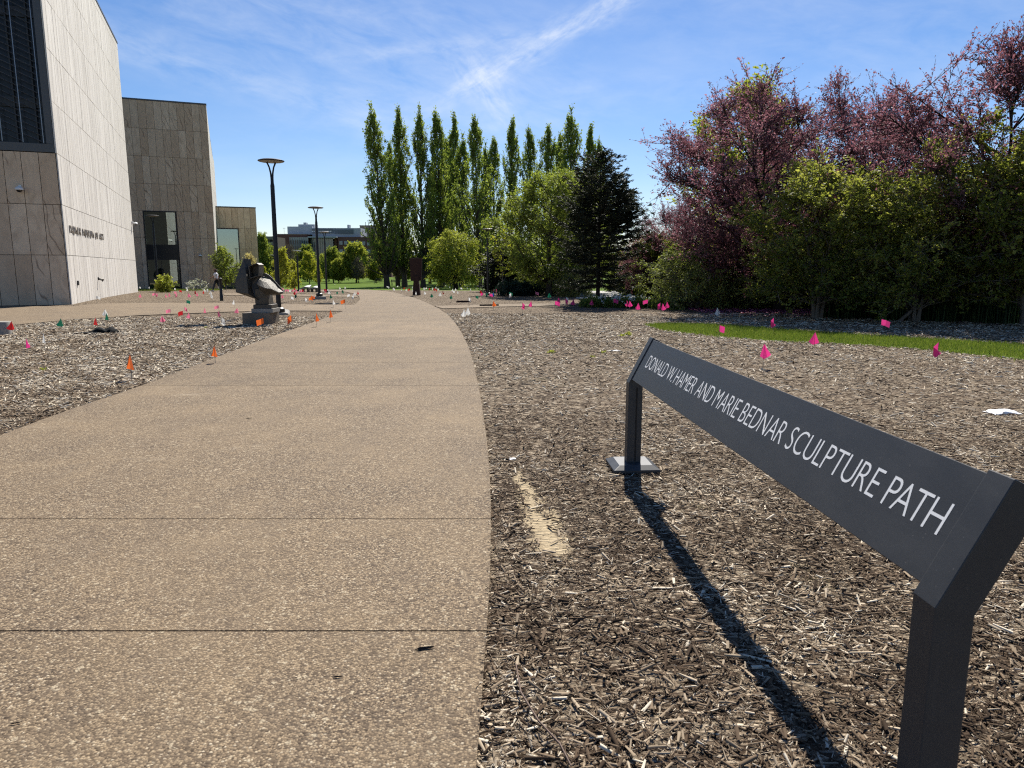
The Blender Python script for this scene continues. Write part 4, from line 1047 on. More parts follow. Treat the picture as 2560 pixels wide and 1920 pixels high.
# round lawn trees
rt = tree_meshes('lawn_tree', 131, 9.0, 1.2, blob(3.8, .55, .45, 4, .1), 62, 10, 6, 8, .27, L_LIGHT, M_BARK, .17, 1.3, .6, rise=.9, top=.8, upb=.25, rin=(.35, 1.0), twr=.012)
rt2 = tree_meshes('lawn_tree', 133, 9.0, 1.2, blob(3.4, .5, .5, 3, .12), 58, 10, 6, 8, .25, L_MID, M_BARK, .17, 1.3, .6, rise=.9, top=.85, upb=.25, rin=(.35, 1.0), twr=.012)
bare = tree_meshes('bare_tree', 135, 7.0, 1.5, blob(2.2, .4, .5), 50, 9, 6, 1, .10, leaf_mat('opening_bud', [(.16, .12, .08), (.24, .19, .12)], .2), M_BARKG, .09, 1.2, .6, rise=1.0, top=.9, upb=.5, rin=(.3, 1.0), twr=.010)
for (ms_, x, by, ty, wpx, lb) in ((rt, 891, 706, 612, 72, 'big round light green tree on the lawn before the brick building'), (rt2, 834, 706, 623, 60, 'rounded green tree left of the big round lawn tree'), (rt, 847, 707, 650, 44, 'small fresh green tree in front of the rounded lawn tree'), (bare, 896, 707, 650, 40, 'thin twiggy tree with few leaves before the big round tree'),
                               (rt2, 769, 703, 619, 62, 'round green tree behind the golden conical one'), (rt2, 658, 704, 592, 60, 'darker green tree beside the lowest museum block'), (bare, 727, 704, 620, 44, 'bare grey tree behind the golden young tree'), (rt, 938, 706, 657, 42, 'round bushy light green tree beside the first poplar trunk'), (rt2, 690, 703, 622, 44, 'green tree behind the first lamp post'),
                               (rt, 1010, 703, 655, 60, 'light green tree far behind the rust coloured sculpture'), (rt, 1085, 703, 650, 70, 'light green tree far beyond the poplar trunks'), (rt2, 1180, 702, 648, 80, 'green tree far beyond the drooping maple'), (rt, 815, 703, 640, 50, 'pale green tree behind the second lamp post'), (rt2, 740, 702, 632, 40, 'green tree behind the litter bin'), (rt2, 950, 702, 640, 50, 'green tree behind the first poplar trunk')):
    p = g(x, by); h = px_height(x, by, ty); hw = abs(at(x + wpx / 2, by, p.y).x - p.x)
    kr = hw / (3.6 if ms_ is not bare else 2.2)
    plant('lawn_tree', ms_, (p.x, p.y, p.z - .03), x * .9, (kr, kr, h / (9.0 if ms_ is not bare else 7.0)), lb, 'tree', 'trees on the far lawn')
# small plants by the museum
sb = tree_meshes('leafy_shrub', 141, 1.5, .1, blob(.75, .7, .5), 26, 6, 4, 6, .12, L_LIGHT, M_BARKG, .03, .4, .2, rise=.8, top=.8, stems=4, spread=.25, upb=.2, aspect=.8, twr=.005)
wf = tree_meshes('white_flower', 143, 1.1, .2, blob(.7, .6, .6), 20, 3, 2, 4, .10, leaf_mat('white_bloom', [(.06, .09, .03), (.5, .52, .45), (.7, .7, .66)], .2), M_BARKG, .02, .35, .2, rise=.8, top=.8, stems=4, spread=.3, upb=.2, aspect=.9, twr=.004)
plant('leafy_shrub', sb, base_at(409, 731), 0, (.8, .8, px_height(409, 731, 694) / 1.5), 'small leafy shrub under the window lamp by the museum', 'shrub')
plant('flowering_shrub', wf, base_at(487, 727), 0, (1.3, 1.3, px_height(487, 727, 702) / 1.1), 'sparse white flowering shrub against the middle museum block', 'shrub')
pv = tree_meshes('white_perennial', 145, .32, .02, lambda u, az: .55 * (1 - .3 * u), 26, 5, 4, 6, .07, leaf_mat('perennial_leaf', [(.05, .10, .02), (.10, .16, .03), (.17, .22, .05), (.2, .25, .08)], .35), M_BARKG, .012, .2, .1, rise=.4, top=.8, stems=5, spread=.6, aspect=.8, twr=.003)
fl = tree_meshes('white_perennial', 146, .45, .25, lambda u, az: .5, 18, 3, 2, 3, .06, leaf_mat('perennial_bloom', [(.6, .6, .56), (.8, .8, .78)], .2), M_BARKG, .008, .12, .06, rise=.4, top=.9, stems=5, spread=.5, aspect=1.0, twr=.003)
for i, (x, y) in enumerate(((1482, 768), (1500, 767), (1522, 768), (1543, 767), (1563, 768), (1580, 767), (1600, 769), (1655, 771), (1680, 772))):
    e = plant('white_perennial', pv, base_at(x, y), i, (1.0, 1.0, 1.0), 'low leafy perennial with white flowers at the spruce foot' if i < 7 else 'low pale perennial between the pink flags', 'plant', 'perennials at the spruce foot' if i < 7 else 'perennials between the pink flags', 'stems', 'foliage')
    if i in (2, 3, 4, 6):
        t = link(bpy.data.objects.new('blossoms', fl[2]), e)
# lawn grass by the museum, weeds, fallen petals
blades('grass', np.array(P2([(300, 728), (545, 727), (560, 722), (300, 722)], 0)), 30000, .16, 13, 'rough strip of grass along the foot of the middle museum block', .3)
rg = np.random.default_rng(21); n_ = 6000
X = rg.uniform(7.0, 14.2, n_); Y = rg.normal(27.4, 1.6, n_) - (X - 10) * .45
V, Fc, a_ = leaves(np.stack([X, Y, gz(Y) + .02], 1), .06, rg, .9, np.stack([rg.normal(size=n_), rg.normal(size=n_), np.zeros(n_)], 1), 2.0)
tag(link(bpy.data.objects.new('fallen_petals', bulk('fallen_petals', V, Fc, M_PETAL, a_))), 'pink petals fallen on the mulch under the crab apple', 'petals', kind='stuff')
wd_ = tree_meshes('weed', 151, .10, .0, lambda u, az: .16, 16, 3, 2, 4, .035, L_LIGHT, M_BARKG, .004, .06, .04, rise=.3, top=.7, stems=3, spread=.8, aspect=.8, twr=.0015)
for i, (x, y, s_) in enumerate(((1378, 882, 1.), (1508, 882, .8), (1570, 838, 1.3), (1555, 841, 1.), (1482, 893, .7), (110, 925, .8), (515, 820, .8))):
    plant('weed', wd_, base_at(x, y), i, (s_ * .45, s_ * .45, s_ * .6), 'small green weed sprouting in the mulch', 'weed', 'weeds sprouting in the mulch', 'stems', 'foliage')

# ------------------------------------------------------------------ the path sign
sign = empty('path_sign', (1.0, 5.72, 0), math.atan2(-3.85, .2125))
# local x runs from the far post to the near post, local y to the right of the reader's back (away from the path), z up
SL = math.hypot(3.85, .2125)
def sy(v): return v      # local +y points to the back of the sign
PWD, PDP, ZBEND, LEAN, HL = .115, .10, .73, R(27), .408
def post(xc):
    h = PWD / 2; tb = math.tan(LEAN / 2) * PWD
    # outline in (y, z): front is the path side (-y)
    fy, by = -h, h
    top_f = (fy + HL * math.sin(LEAN), ZBEND + HL * math.cos(LEAN))
    top_b = (top_f[0] + PWD * math.cos(LEAN), top_f[1] - PWD * math.sin(LEAN))
    return [(fy, .0), (by, .0), (by, ZBEND - tb), top_b, top_f, (fy, ZBEND)]
def sign_post(xc):
    poly = post(xc)
    e = MB()
    a = [(p[0], p[1]) for p in poly]
    o = MB().prism(a, 'x', xc - PDP / 2, xc + PDP / 2).build('post', M_SIGN, sign, bevel=.003)
    # dark strip laid on as the shade of the groove up the end faces, and the outer trim on either side of it
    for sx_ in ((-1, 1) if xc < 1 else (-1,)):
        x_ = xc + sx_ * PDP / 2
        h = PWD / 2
        MB().box(min(x_, x_ + sx_ * .0015), max(x_, x_ + sx_ * .0015), .004, .016, .075, ZBEND - .04).build('slot_shade', M_BACK, o)
    # stepped foot
    pl = MB()
    def ring(hw, z): return [(xc - hw, -hw, z), (xc + hw, -hw, z), (xc + hw, hw, z), (xc - hw, hw, z)]
    pl.loft([ring(.165, .002), ring(.19, .012), ring(.19, .036), ring(.135, .066)])
    pl.build('base_plate', M_SIGN, sign, bevel=.004)
sign_post(0.0); sign_post(SL)
n_front = Vector((0, -math.cos(LEAN), math.sin(LEAN))); up = Vector((0, math.sin(LEAN), math.cos(LEAN)))
org = Vector((0, -PWD / 2, ZBEND))
def sp(x, u_, d):   # along, up the slope, out of the face
    return Vector((x, 0, 0)) + org + up * u_ + n_front * d
u0, u1 = .035, HL - .012
mb = MB()
c8 = [sp(x, u_, d) for d in (-.036, -.007) for x, u_ in ((PDP / 2, u0), (SL - PDP / 2, u0), (SL - PDP / 2, u1), (PDP / 2, u1))]
mb.add(c8, [(0, 1, 2, 3), (7, 6, 5, 4), (0, 4, 5, 1), (1, 5, 6, 2), (2, 6, 7, 3), (3, 7, 4, 0)])
panel = mb.build('panel', M_SIGN, sign, bevel=.002)
def sign_frame(x_):
    o_ = sp(.215 + x_, .172, -.0066)
    return Matrix(((1, 0, 0, o_.x), (0, up.y, n_front.y, o_.y), (0, up.z, n_front.z, o_.z), (0, 0, 0, 1)))
letter_row('DONALD W. HAMER AND MARIE BEDNAR SCULPTURE PATH', panel, M_WHITE, 3.545, .105, sign_frame, gap=.115, word=.36, ext=.0002, off=-.012)
tag(sign, 'long low charcoal sign with white capitals tilted on two posts in the mulch', 'sign')

# ------------------------------------------------------------------ street lamps
def lamp_meshes():
    d = {}
    d['base'] = MB().lathe([(.19, 0), (.2, .03), (.2, .13), (.165, .17), (.09, .185), (.085, .2)], 20).mesh('base', M_BLACK, True)
    d['pole'] = MB().lathe([(.088, .18), (.072, 4.55), (.058, 4.62), (.052, 4.85), (.03, 4.92)], 16).mesh('pole', M_BLACK, True)
    for k, sgn in (('arm', 1), ('arm2', -1)):
        d[k] = MB().tube([(.015 * sgn, 0, 4.70), (.035 * sgn, 0, 4.98), (.075 * sgn, 0, 5.18), (.15 * sgn, 0, 5.36)], [.032, .03, .027, .03], 8).mesh('arm', M_BLACK, True)
    d['head'] = MB().lathe([(.10, 5.355), (.43, 5.375), (.455, 5.39), (.45, 5.41), (.34, 5.445), (.16, 5.465), (.005, 5.47)], 28).mesh('head', M_BLACK, True)
    d['diffuser'] = MB().lathe([(.005, 5.343), (.2, 5.345), (.40, 5.366), (.405, 5.372)], 28).mesh('diffuser', M_DIFF, True)
    return d
LM = lamp_meshes()
def lamp(x, y, ytop, label, footing=None):
    p = g(x, y); h = at(x, ytop, p.y).z - p.z
    k = h / 5.47
    e = empty('street_lamp', p, R(20)); e.scale = (max(k, .85),) * 2 + (k,)
    for nm, key in (('base', 'base'), ('pole', 'pole'), ('arm', 'arm'), ('arm', 'arm2')): link(bpy.data.objects.new(nm, LM[key]), e)
    hd = link(bpy.data.objects.new('head', LM['head']), e)
    link(bpy.data.objects.new('diffuser', LM['diffuser']), hd)
    if footing:
        w_, h_ = footing
        MB().box(-w_, w_, -w_, w_, -.2, h_ ).build('footing', M_CONC, e, bevel=.01)
        for ch in e.children:
            if ch.name.startswith(('base',)): ch.location.z = h_ + .002
    return tag(e, label, 'lamp', 'black disc headed path lamps')
lamp(698, 786, 397, 'tall black disc lamp beside the bronze sculpture, nearest of the lamps', (.30, .07))
lamp(799, 748, 516, 'black disc lamp on a square concrete footing left of the path bend', (.36, .18))
lamp(817, 731, 578, 'black disc lamp just behind the second one', (.36, .05))
lamp(1220, 737, 571, 'black disc lamp right of the path before the evergreens')
lamp(396, 728, 537, 'black disc lamp standing in front of the tall museum window')
lamp(747, 728, 626, 'small looking far lamp among the golden trees')
lamp(684, 716, 637, 'farthest lamp left of the nearest lamp post')
# bollard light and footing
p = g(554, 752)
e = empty('bollard_light', p); MB().lathe([(.085, 0), (.085, .30), (.07, .33), (.07, 1.02), (.075, 1.03)], 14).build('post', M_BLACK, e, True); MB().lathe([(.075, 1.031), (.085, 1.05), (.085, 1.13), (.03, 1.16)], 14).build('head', M_BLACK, e, True)
tag(e, 'short black bollard light in front of the walking person', 'bollard')
p = g(2, 836)
e = empty('lamp_footing', p); MB().lathe([(.25, -.1), (.25, .30), (.235, .32), (.005, .32)], 24).build('footing', M_CONC, e, True); MB().lathe([(.11, .321), (.11, .44), (.08, .46), (.075, 1.1), (.08, 1.15), (.02, 1.17)], 14).build('post', M_BLACK, e, True, loc=(-.13, 0, 0))
tag(e, 'round concrete footing with a black post at the picture edge', 'bollard')

# ------------------------------------------------------------------ bronze sculpture on its plinth
sc0 = g(641, 812)
U = sc0.y * 1.0 / F_PX / 8.73 * 1.03      # metres for one unit of the measured outline
bx, bz = 1040.0, 1500.0
def q(x, z): return ((x - bx) * U + .16, (bz - z) * U)
plinth = empty('concrete_plinth', (sc0.x, sc0.y + .42, sc0.z))
MB().box(q(632, 0)[0], q(1212, 0)[0], -.42, .48, -.1, q(0, 1252)[1]).build('block', M_CONCD, plinth, bevel=.012)
tz = q(0, 1252)[1]
MB().box(q(806, 0)[0], q(1262, 0)[0], -.32, .34, tz + .001, q(0, 1165)[1]).build('cap_slab', M_CONC, plinth, bevel=.008)
tag(plinth, 'stained square concrete plinth under the bronze sculpture', 'plinth')
sculp = empty('bronze_sculpture', (sc0.x, sc0.y + .42, sc0.z))
cz = q(0, 1165)[1] + .001
MB().box(q(838, 0)[0], q(1228, 0)[0], -.27, .29, cz, q(0, 1080)[1]).build('foot', M_BRONZE, sculp, bevel=.01)
MB().loft([[(q(870, 0)[0], -.2, q(0, 1080)[1]), (q(1160, 0)[0], -.2, q(0, 1080)[1]), (q(1165, 0)[0], .22, q(0, 1080)[1]), (q(872, 0)[0], .22, q(0, 1080)[1])],
           [(q(862, 0)[0], -.2, q(0, 940)[1]), (q(1150, 0)[0], -.22, q(0, 940)[1]), (q(1150, 0)[0], .22, q(0, 940)[1]), (q(862, 0)[0], .2, q(0, 940)[1])],
           [(q(890, 0)[0], -.22, q(0, 740)[1]), (q(1135, 0)[0], -.25, q(0, 790)[1]), (q(1130, 0)[0], .2, q(0, 790)[1]), (q(890, 0)[0], .2, q(0, 740)[1])]]).build('neck', M_BRONZE, sculp, bevel=.01)
def V3(x, z, y): a = q(x, z); return (a[0], y, a[1])
# big wing: a leaning folded wedge
wing = MB().add([V3(640, 105, -.05), V3(455, 560, -.12), V3(455, 822, -.15), V3(775, 852, -.34), V3(730, 480, -.26),
                 V3(745, 130, .10), V3(792, 530, .12), V3(782, 850, .02), V3(500, 800, .1), V3(520, 560, .12)],
                [(0, 1, 2, 3, 4), (0, 4, 6, 5), (4, 3, 7, 6), (0, 5, 9, 1), (1, 9, 8, 2), (2, 8, 7, 3), (5, 6, 7, 8, 9)])
wing.build('wing', M_BRONZE, sculp, bevel=.006)
MB().add([V3(642, 108, -.056), V3(735, 478, -.268), V3(780, 850, -.345), V3(800, 845, -.05), V3(795, 530, .05), V3(748, 132, .06)], [(0, 1, 4, 5), (1, 2, 3, 4)]).build('wing_facet', M_BRONZEH, sculp)
MB().add([V3(455, 822, -.15), V3(775, 852, -.34), V3(960, 985, -.26), V3(860, 945, -.2), V3(600, 800, .12), V3(940, 800, .2), V3(960, 960, .1), V3(780, 850, .1)],
         [(0, 1, 2, 3), (0, 3, 7, 4), (3, 2, 6, 7), (1, 5, 6, 2), (0, 4, 5, 1), (4, 7, 6, 5)]).build('wing_keel', M_BRONZE, sculp)
# core mass
MB().add([V3(760, 560, -.02), V3(930, 478, -.05), V3(1010, 560, -.02), V3(1140, 845, -.12), V3(960, 985, -.2), V3(850, 935, -.2), V3(775, 850, -.1), V3(770, 660, -.06),
          V3(790, 560, .2), V3(990, 480, .22), V3(1120, 700, .22), V3(1130, 850, .2), V3(900, 930, .2), V3(780, 800, .18)],
         [(0, 7, 1), (7, 6, 5, 4), (7, 4, 2, 1), (2, 4, 3), (0, 1, 9, 8), (1, 2, 10, 9), (2, 3, 11, 10), (3, 4, 12, 11), (4, 5, 12), (5, 6, 13, 12), (6, 7, 0, 13), (0, 8, 13), (8, 9, 10, 11, 12, 13)]).build('core', M_BRONZE, sculp, bevel=.006)
# upright hollow block
def frame_prism(outer, inner, ya, yb, ybk):
    m_ = MB(); k = len(outer)
    vs_ = [V3(x, z, ya) for x, z in outer] + [V3(x, z, ya) for x, z in inner] + [V3(x, z, yb) for x, z in outer] + [V3(x, z, ybk) for x, z in inner]
    fs = []
    for i in range(k):
        j = (i + 1) % k
        fs += [(i, j, k + j, k + i), (i, 2 * k + i, 2 * k + j, j), (k + i, k + j, 3 * k + j, 3 * k + i)]
    fs += [tuple(2 * k + i for i in range(k)), tuple(3 * k + i for i in range(k))]
    return m_.add(vs_, fs)
frame_prism([(770, 272), (950, 208), (1003, 242), (992, 482), (935, 490), (788, 535)], [(790, 285), (945, 226), (985, 252), (975, 470), (930, 478), (802, 515)], -.22, .16, .05).build('upright_block', M_BRONZE, sculp)
MB().add([V3(775, 268, -.225), V3(885, 229, -.225), V3(950, 207, -.2), V3(840, 225, .16), V3(780, 255, .15), V3(950, 200, .16)], [(0, 1, 3, 4), (1, 2, 5, 3)]).build('block_top', M_BRONZEH, sculp)
# textured shell and the sail behind it
shell = MB(); rows = []
rim = [(922, 612), (1040, 675), (1160, 722), (1290, 745), (1400, 815), (1462, 828)]
topc = [(972, 488), (1060, 498), (1165, 545), (1260, 640), (1330, 735), (1450, 822)]
low = [(930, 640), (1010, 760), (1130, 850), (1270, 868), (1390, 862), (1462, 832)]
front_y = [-.26, -.42, -.48, -.42, -.3, -.12]; back_y = [.02, -.02, -.02, -.0, .0, -.06]; low_y = [-.2, -.3, -.32, -.26, -.18, -.1]
G = []
for i in range(6):
    mid_ = ((rim[i][0] + topc[i][0]) / 2 + 4, (rim[i][1] + topc[i][1]) / 2 - 10)
    G.append([V3(*topc[i], back_y[i]), V3(*mid_, (front_y[i] + back_y[i]) / 2 - .05), V3(*rim[i], front_y[i])])
vs_ = [p for r in G for p in r]; fs = [(i * 3 + j, (i + 1) * 3 + j, (i + 1) * 3 + j + 1, i * 3 + j + 1) for i in range(5) for j in range(2)]
o = MB().add(vs_, fs).build('shell', M_BRONZEH, sculp); sm = o.modifiers.new('thickness', 'SOLIDIFY'); sm.thickness = .02
vs_ = [V3(*rim[i], front_y[i] - .004) for i in range(6)] + [V3(*low[i], low_y[i]) for i in range(6)] + [V3(low[i][0] - 10, low[i][1] - 60, .08) for i in range(6)]
o = MB().add(vs_, [(i, i + 1, i + 7, i + 6) for i in range(5)] + [(6 + i, 7 + i, 13 + i, 12 + i) for i in range(5)]).build('shell_underside', M_BRONZE, sculp); o.modifiers.new('thickness', 'SOLIDIFY').thickness = .015
sail = [(998, 470), (1010, 428), (1060, 418), (1130, 455), (1210, 530), (1300, 640), (1390, 745), (1468, 826), (1330, 745), (1200, 600), (1080, 510)]
MB().prism([q(*s_) for s_ in sail], 'y', .03, .06).build('sail', M_BRONZE, sculp, bevel=.004)
tag(sculp, 'abstract bronze sculpture of wedge, block and shell on a stepped neck', 'sculpture')

# ------------------------------------------------------------------ rust steel sculpture
p0 = g(1042, 739); Yr = p0.y
rs = empty('steel_sculpture', p0)
def rq(x, z): a = at(960 + x / 7.373, 560 + z / 7.373, Yr); return (a.x - p0.x, a.z - p0.z)
MB().prism([rq(470, 626), rq(702, 626), rq(690, 1048), rq(495, 1050)], 'y', -.06, .02).build('plate', M_RUST, rs, bevel=.006)
MB().prism([rq(545, 1051), rq(582, 960), rq(600, 960), rq(612, 1120), rq(640, 1130), rq(642, 1051), rq(668, 1312), rq(600, 1312), rq(596, 1240), rq(580, 1312), rq(528, 1312)], 'y', -.061, .34).build('leg_block', M_RUST, rs, bevel=.006)
MB().prism([rq(575, 955), rq(645, 955), rq(645, 1130), rq(610, 1120)], 'y', -.13, -.064).build('slot_shadow_block', M_RUST, rs, bevel=.004)  # block added to stand for the shadow in the plate's slot
tag(rs, 'rust brown steel sculpture, a tall flat plate on a narrow base', 'sculpture')

# ------------------------------------------------------------------ small furniture on the far beds
p = g(731.5, 721.5)
e = empty('litter_bin', p); MB().lathe([(.30, .02), (.31, .06), (.31, .88), (.33, .90), (.33, 1.0)], 18).build('bin', M_BLACK, e, True); MB().lathe([(.33, 1.001), (.32, 1.06), (.2, 1.14), (.12, 1.15), (.005, 1.151)], 18).build('lid', M_BLACK, e, True)
for i in range(12):
    a = i * 6.283 / 12; MB().box(-.015, .015, -.03, .03, .08, .86).build('slat', M_BLACK, e, loc=(.325 * math.cos(a), .325 * math.sin(a), 0)).rotation_euler = (0, 0, a + 1.57)
tag(e, 'black slatted litter bin among the golden young trees', 'litter bin')
M_BENCH = plain('green_grey_stone', (.20, .22, .19), .6, 0, .2, 3, .2)
M_BENCHT = plain('pale_stone_top', (.5, .52, .49), .5, 0, .1, 3)
for (xa, xb, yb, yt, lb) in ((752, 776, 730, 713, 'greenish stone slab bench tilted up at one end, nearer the litter bin'), (774, 797, 730, 714.5, 'greenish stone slab bench, the one next to the lamp footing')):
    a, b = g(xa, yb), g(xb, yb); wd_ = b.x - a.x; hh = at(xa, yt, a.y).z - a.z
    e = empty('slab_bench', a)
    MB().loft([[(-.1, -.1, hh * .35), (-.1, .5, hh * .42), (-.1, .5, hh * .55), (-.1, -.1, hh * .5)], [(wd_ * .45, -.2, hh * .45), (wd_ * .45, .6, hh * .55), (wd_ * .45, .6, hh * .95), (wd_ * .45, -.2, hh * .8)], [(wd_ * .95, -.1, hh * .55), (wd_ * .95, .5, hh * .6), (wd_ * .95, .5, hh * 1.02), (wd_ * .95, -.1, hh * .7)]]).build('slab', M_BENCH, e, bevel=.02)
    MB().add([(wd_ * .45, -.19, hh * .81), (wd_ * .95, -.09, hh * .71), (wd_ * .95, .5, hh * 1.03), (wd_ * .45, .6, hh * .96)], [(0, 1, 2, 3)]).build('top_face', M_BENCHT, e)
    for xx in (wd_ * .2, wd_ * .72): MB().box(xx - .07, xx + .07, 0, .35, 0, hh * .5).build('leg', M_CONCD, e, bevel=.01)
    tag(e, lb, 'bench', 'stone slab benches')
def bench(x, y, wd_, rz, mat, label):
    e = empty('park_bench', g(x, y), rz)
    for i in range(4): MB().box(-wd_ / 2, wd_ / 2, -.25 + i * .13, -.15 + i * .13, .43, .46).build('seat_slat', mat, e)
    for i in range(3): MB().box(-wd_ / 2, wd_ / 2, .30, .33, .56 + i * .13, .66 + i * .13).build('back_slat', mat, e)
    for sx_ in (-1, 1):
        MB().box(sx_ * wd_ / 2 * .9 - .03, sx_ * wd_ / 2 * .9 + .03, -.25, -.19, 0, .43).box(sx_ * wd_ / 2 * .9 - .03, sx_ * wd_ / 2 * .9 + .03, .24, .295, 0, .95).build('leg', M_GREYMETAL, e)
    return tag(e, label, 'bench', 'park benches on the far lawn')
bench(992, 714, 1.7, .4, M_CONC, 'pale slatted bench between the first poplar trunks')
bench(945, 710, 1.6, -.6, M_BACK, 'dark bench left of the first poplar trunk')
fe = empty('garden_fence', g(1216, 711)); a0_, b0_ = g(1178, 710), g(1265, 711)
for i in range(26):
    t = i / 25; x = (a0_.x + (b0_.x - a0_.x) * t) - fe.location.x
    MB().box(x - .03, x + .03, -.02, .02, 0, 1.05).build('picket', M_BARKD, fe)
MB().box(a0_.x - fe.location.x, b0_.x - fe.location.x, .022, .07, .2, .28).box(a0_.x - fe.location.x, b0_.x - fe.location.x, .022, .07, .85, .93).build('rail', M_BARKD, fe)
tag(fe, 'low dark picket fence behind the lamp on the far lawn', 'fence')
# rusty edging strips where the right-hand cross path meets the beds
for (xa, xb, y, lb) in ((1141, 1178, 756, 'short rusty steel edging strip farther from the path'), (1199, 1247, 766, 'rusty steel edging strip nearer the path')):
    a, b = g(xa, y), g(xb, y - .5)
    d_ = b - a; e = empty('edging_strip', a, math.atan2(d_.y, d_.x)); L_ = math.hypot(d_.x, d_.y)
    MB().box(0, L_, -.012, .012, -.05, .085).build('strip', M_RUST, e); MB().box(.06, .10, .013, .035, -.12, .07).box(L_ - .1, L_ - .06, .013, .035, -.12, .07).build('stake', M_RUST, e)
    tag(e, lb, 'edging', 'rusty edging strips')
# survey stakes
M_STAKE = plain('wooden_stake', (.45, .30, .22), .8)
for (x, y, yt, lb) in ((1241, 751, 723, 'thin pink tipped wooden survey stake left of the juniper'), (1234, 739, 724, 'thin survey stake with a blue flag tied beside the lamp')):
    p = g(x, y); h = at(x, yt, p.y).z - p.z; e = empty('survey_stake', p); MB().box(-.02, .02, -.01, .01, -.1, h * .75).build('stake', M_STAKE, e); MB().box(-.0215, .0215, -.0115, .0115, h * .75, h).build('painted_tip', FLAGM['rose'], e)
    tag(e, lb, 'stake', 'survey stakes')
# black covers, fabric, a pit and a painted shadow on the left beds
def crumple(name, loc, sx_, sy_, h, mat, seed, label, cat, rz=0.0, hole=False):
    rg = np.random.default_rng(seed); k = 16; vs_, fs = [], []
    for i in range(k):
        for j in range(k):
            u_, v_ = i / (k - 1) * 2 - 1, j / (k - 1) * 2 - 1
            edge = max(0, 1 - (abs(u_) ** 3 + abs(v_) ** 3)) ** .5
            vs_.append((u_ * sx_ * (1 + rg.normal(0, .035)), v_ * sy_ * (1 + rg.normal(0, .05)), .008 + h * edge * (.35 + .65 * abs(math.sin(3.1 * u_ + 1.5 * v_ + seed))) + rg.normal(0, h * .06)))
    for i in range(k - 1):
        for j in range(k - 1): fs.append((i * k + j, (i + 1) * k + j, (i + 1) * k + j + 1, i * k + j + 1))
    o = MB().add(vs_, fs).build(name, mat, None, True, loc=loc); o.rotation_euler = (0, 0, rz)
    o.modifiers.new('thickness', 'SOLIDIFY').thickness = .004
    return tag(o, label, cat)
crumple('fabric_and_shadow_sheet', g(262, 831), .34, .22, .13, M_TARP, 3, 'crumpled black fabric bundle on the bed left of the sculpture', 'fabric')
crumple('fabric_and_shadow_sheet', g(215, 834), .30, .16, .03, M_TARP, 5, 'flat black fabric sheet beside the crumpled bundle', 'fabric')
crumple('fabric_and_shadow_sheet', g(588, 816), .28, .10, .02, M_TARP, 6, 'black sheet as the sculpture shadow against the plinth foot', 'fabric')  # flat black sheet laid where the sculpture casts its shadow
crumple('valve_cover', g(816, 760), .55, .28, .05, M_TARP, 7, 'low black cover on the bed below the second lamp', 'cover')
crumple('mulch_pit', g(722, 826), .20, .12, .035, M_BARKD, 8, 'dark sheet standing in for a mulch pit beside the path edge', 'pit')  # dark crumpled sheet drawn in place of a hole in the mulch
crumple('plastic_scrap', g(2505, 1033), .17, .10, .035, M_PAPER, 9, 'white plastic sheet scrap lying behind the sign', 'litter', .1)
crumple('paper_scrap', g(1536, 878), .13, .03, .015, M_PAPER, 10, 'thin white scrap left of the sign panel top', 'litter', .1)
crumple('paper_scrap', g(1281, 1150), .03, .025, .006, M_PAPER, 12, 'tiny white scrap above the sandy patch', 'litter', .3)
# bits of bark on the path and the long dry twig
for (x, y, l_, rz, lb) in ((1062, 1621, .042, .25, 'grey wood splinter on the path near its edge'), (846, 1692, .02, .1, 'small dark bark bit on the path below the near joint'), (88, 1476, .012, .2, 'tiny dark bark bit at the picture edge on the path'), (40, 1808, .018, .3, 'dark bark bit in the near corner of the path'), (622, 1046, .03, .1, 'dark bark bit lying far up on the path')):
    p = g(x, y, .034)
    o = MB().loft([[(-l_, -.001, 0), (-l_, .001, 0), (-l_, 0, .002)], [(-l_ * .5, -l_ * .16, 0), (-l_ * .5, l_ * .16, 0), (-l_ * .5, .0, l_ * .22)], [(l_ * .6, -l_ * .14, 0.001), (l_ * .6, l_ * .14, .001), (l_ * .6, 0, l_ * .2)], [(l_, -.001, .002), (l_, .001, .002), (l_, 0, .004)]]).build('bark_bit', M_BARKG if l_ > .05 else M_BARKD, None, True, loc=p)
    o.rotation_euler = (0, 0, rz); tag(o, lb, 'bark')
tp = [g(1290, 1660, .035), g(1302, 1730, .045), g(1345, 1800, .04), g(1400, 1860, .045), g(1428, 1915, .035)]
tw_ = MB().tube([tuple(v) for v in tp], [.003, .0038, .004, .004, .003], 6).build('dry_twig', plain('reddish_twig', (.16, .10, .07), .8), None, True)
tag(tw_, 'long thin curved twig on the mulch beside the path', 'twig')

# ------------------------------------------------------------------ marker flags
CL = []
for v, (a, b, f_) in enumerate(((.075, .03, .5), (.06, .045, .9), (.09, .012, .35), (.05, .03, 1.2))):
    # limp plastic square hanging by one corner from the wire tip, folded down its middle
    pts = [(0, 0, .335), (-b, .012, .165), (-b * .1, -.03 * f_, .13), (a * .6, .02 * f_, .145), (a, -.012 * f_, .18), (a * .45, -.01, .25)]
    CL.append((pts, [(0, 1, 2), (0, 2, 3), (0, 3, 5), (5, 3, 4)]))
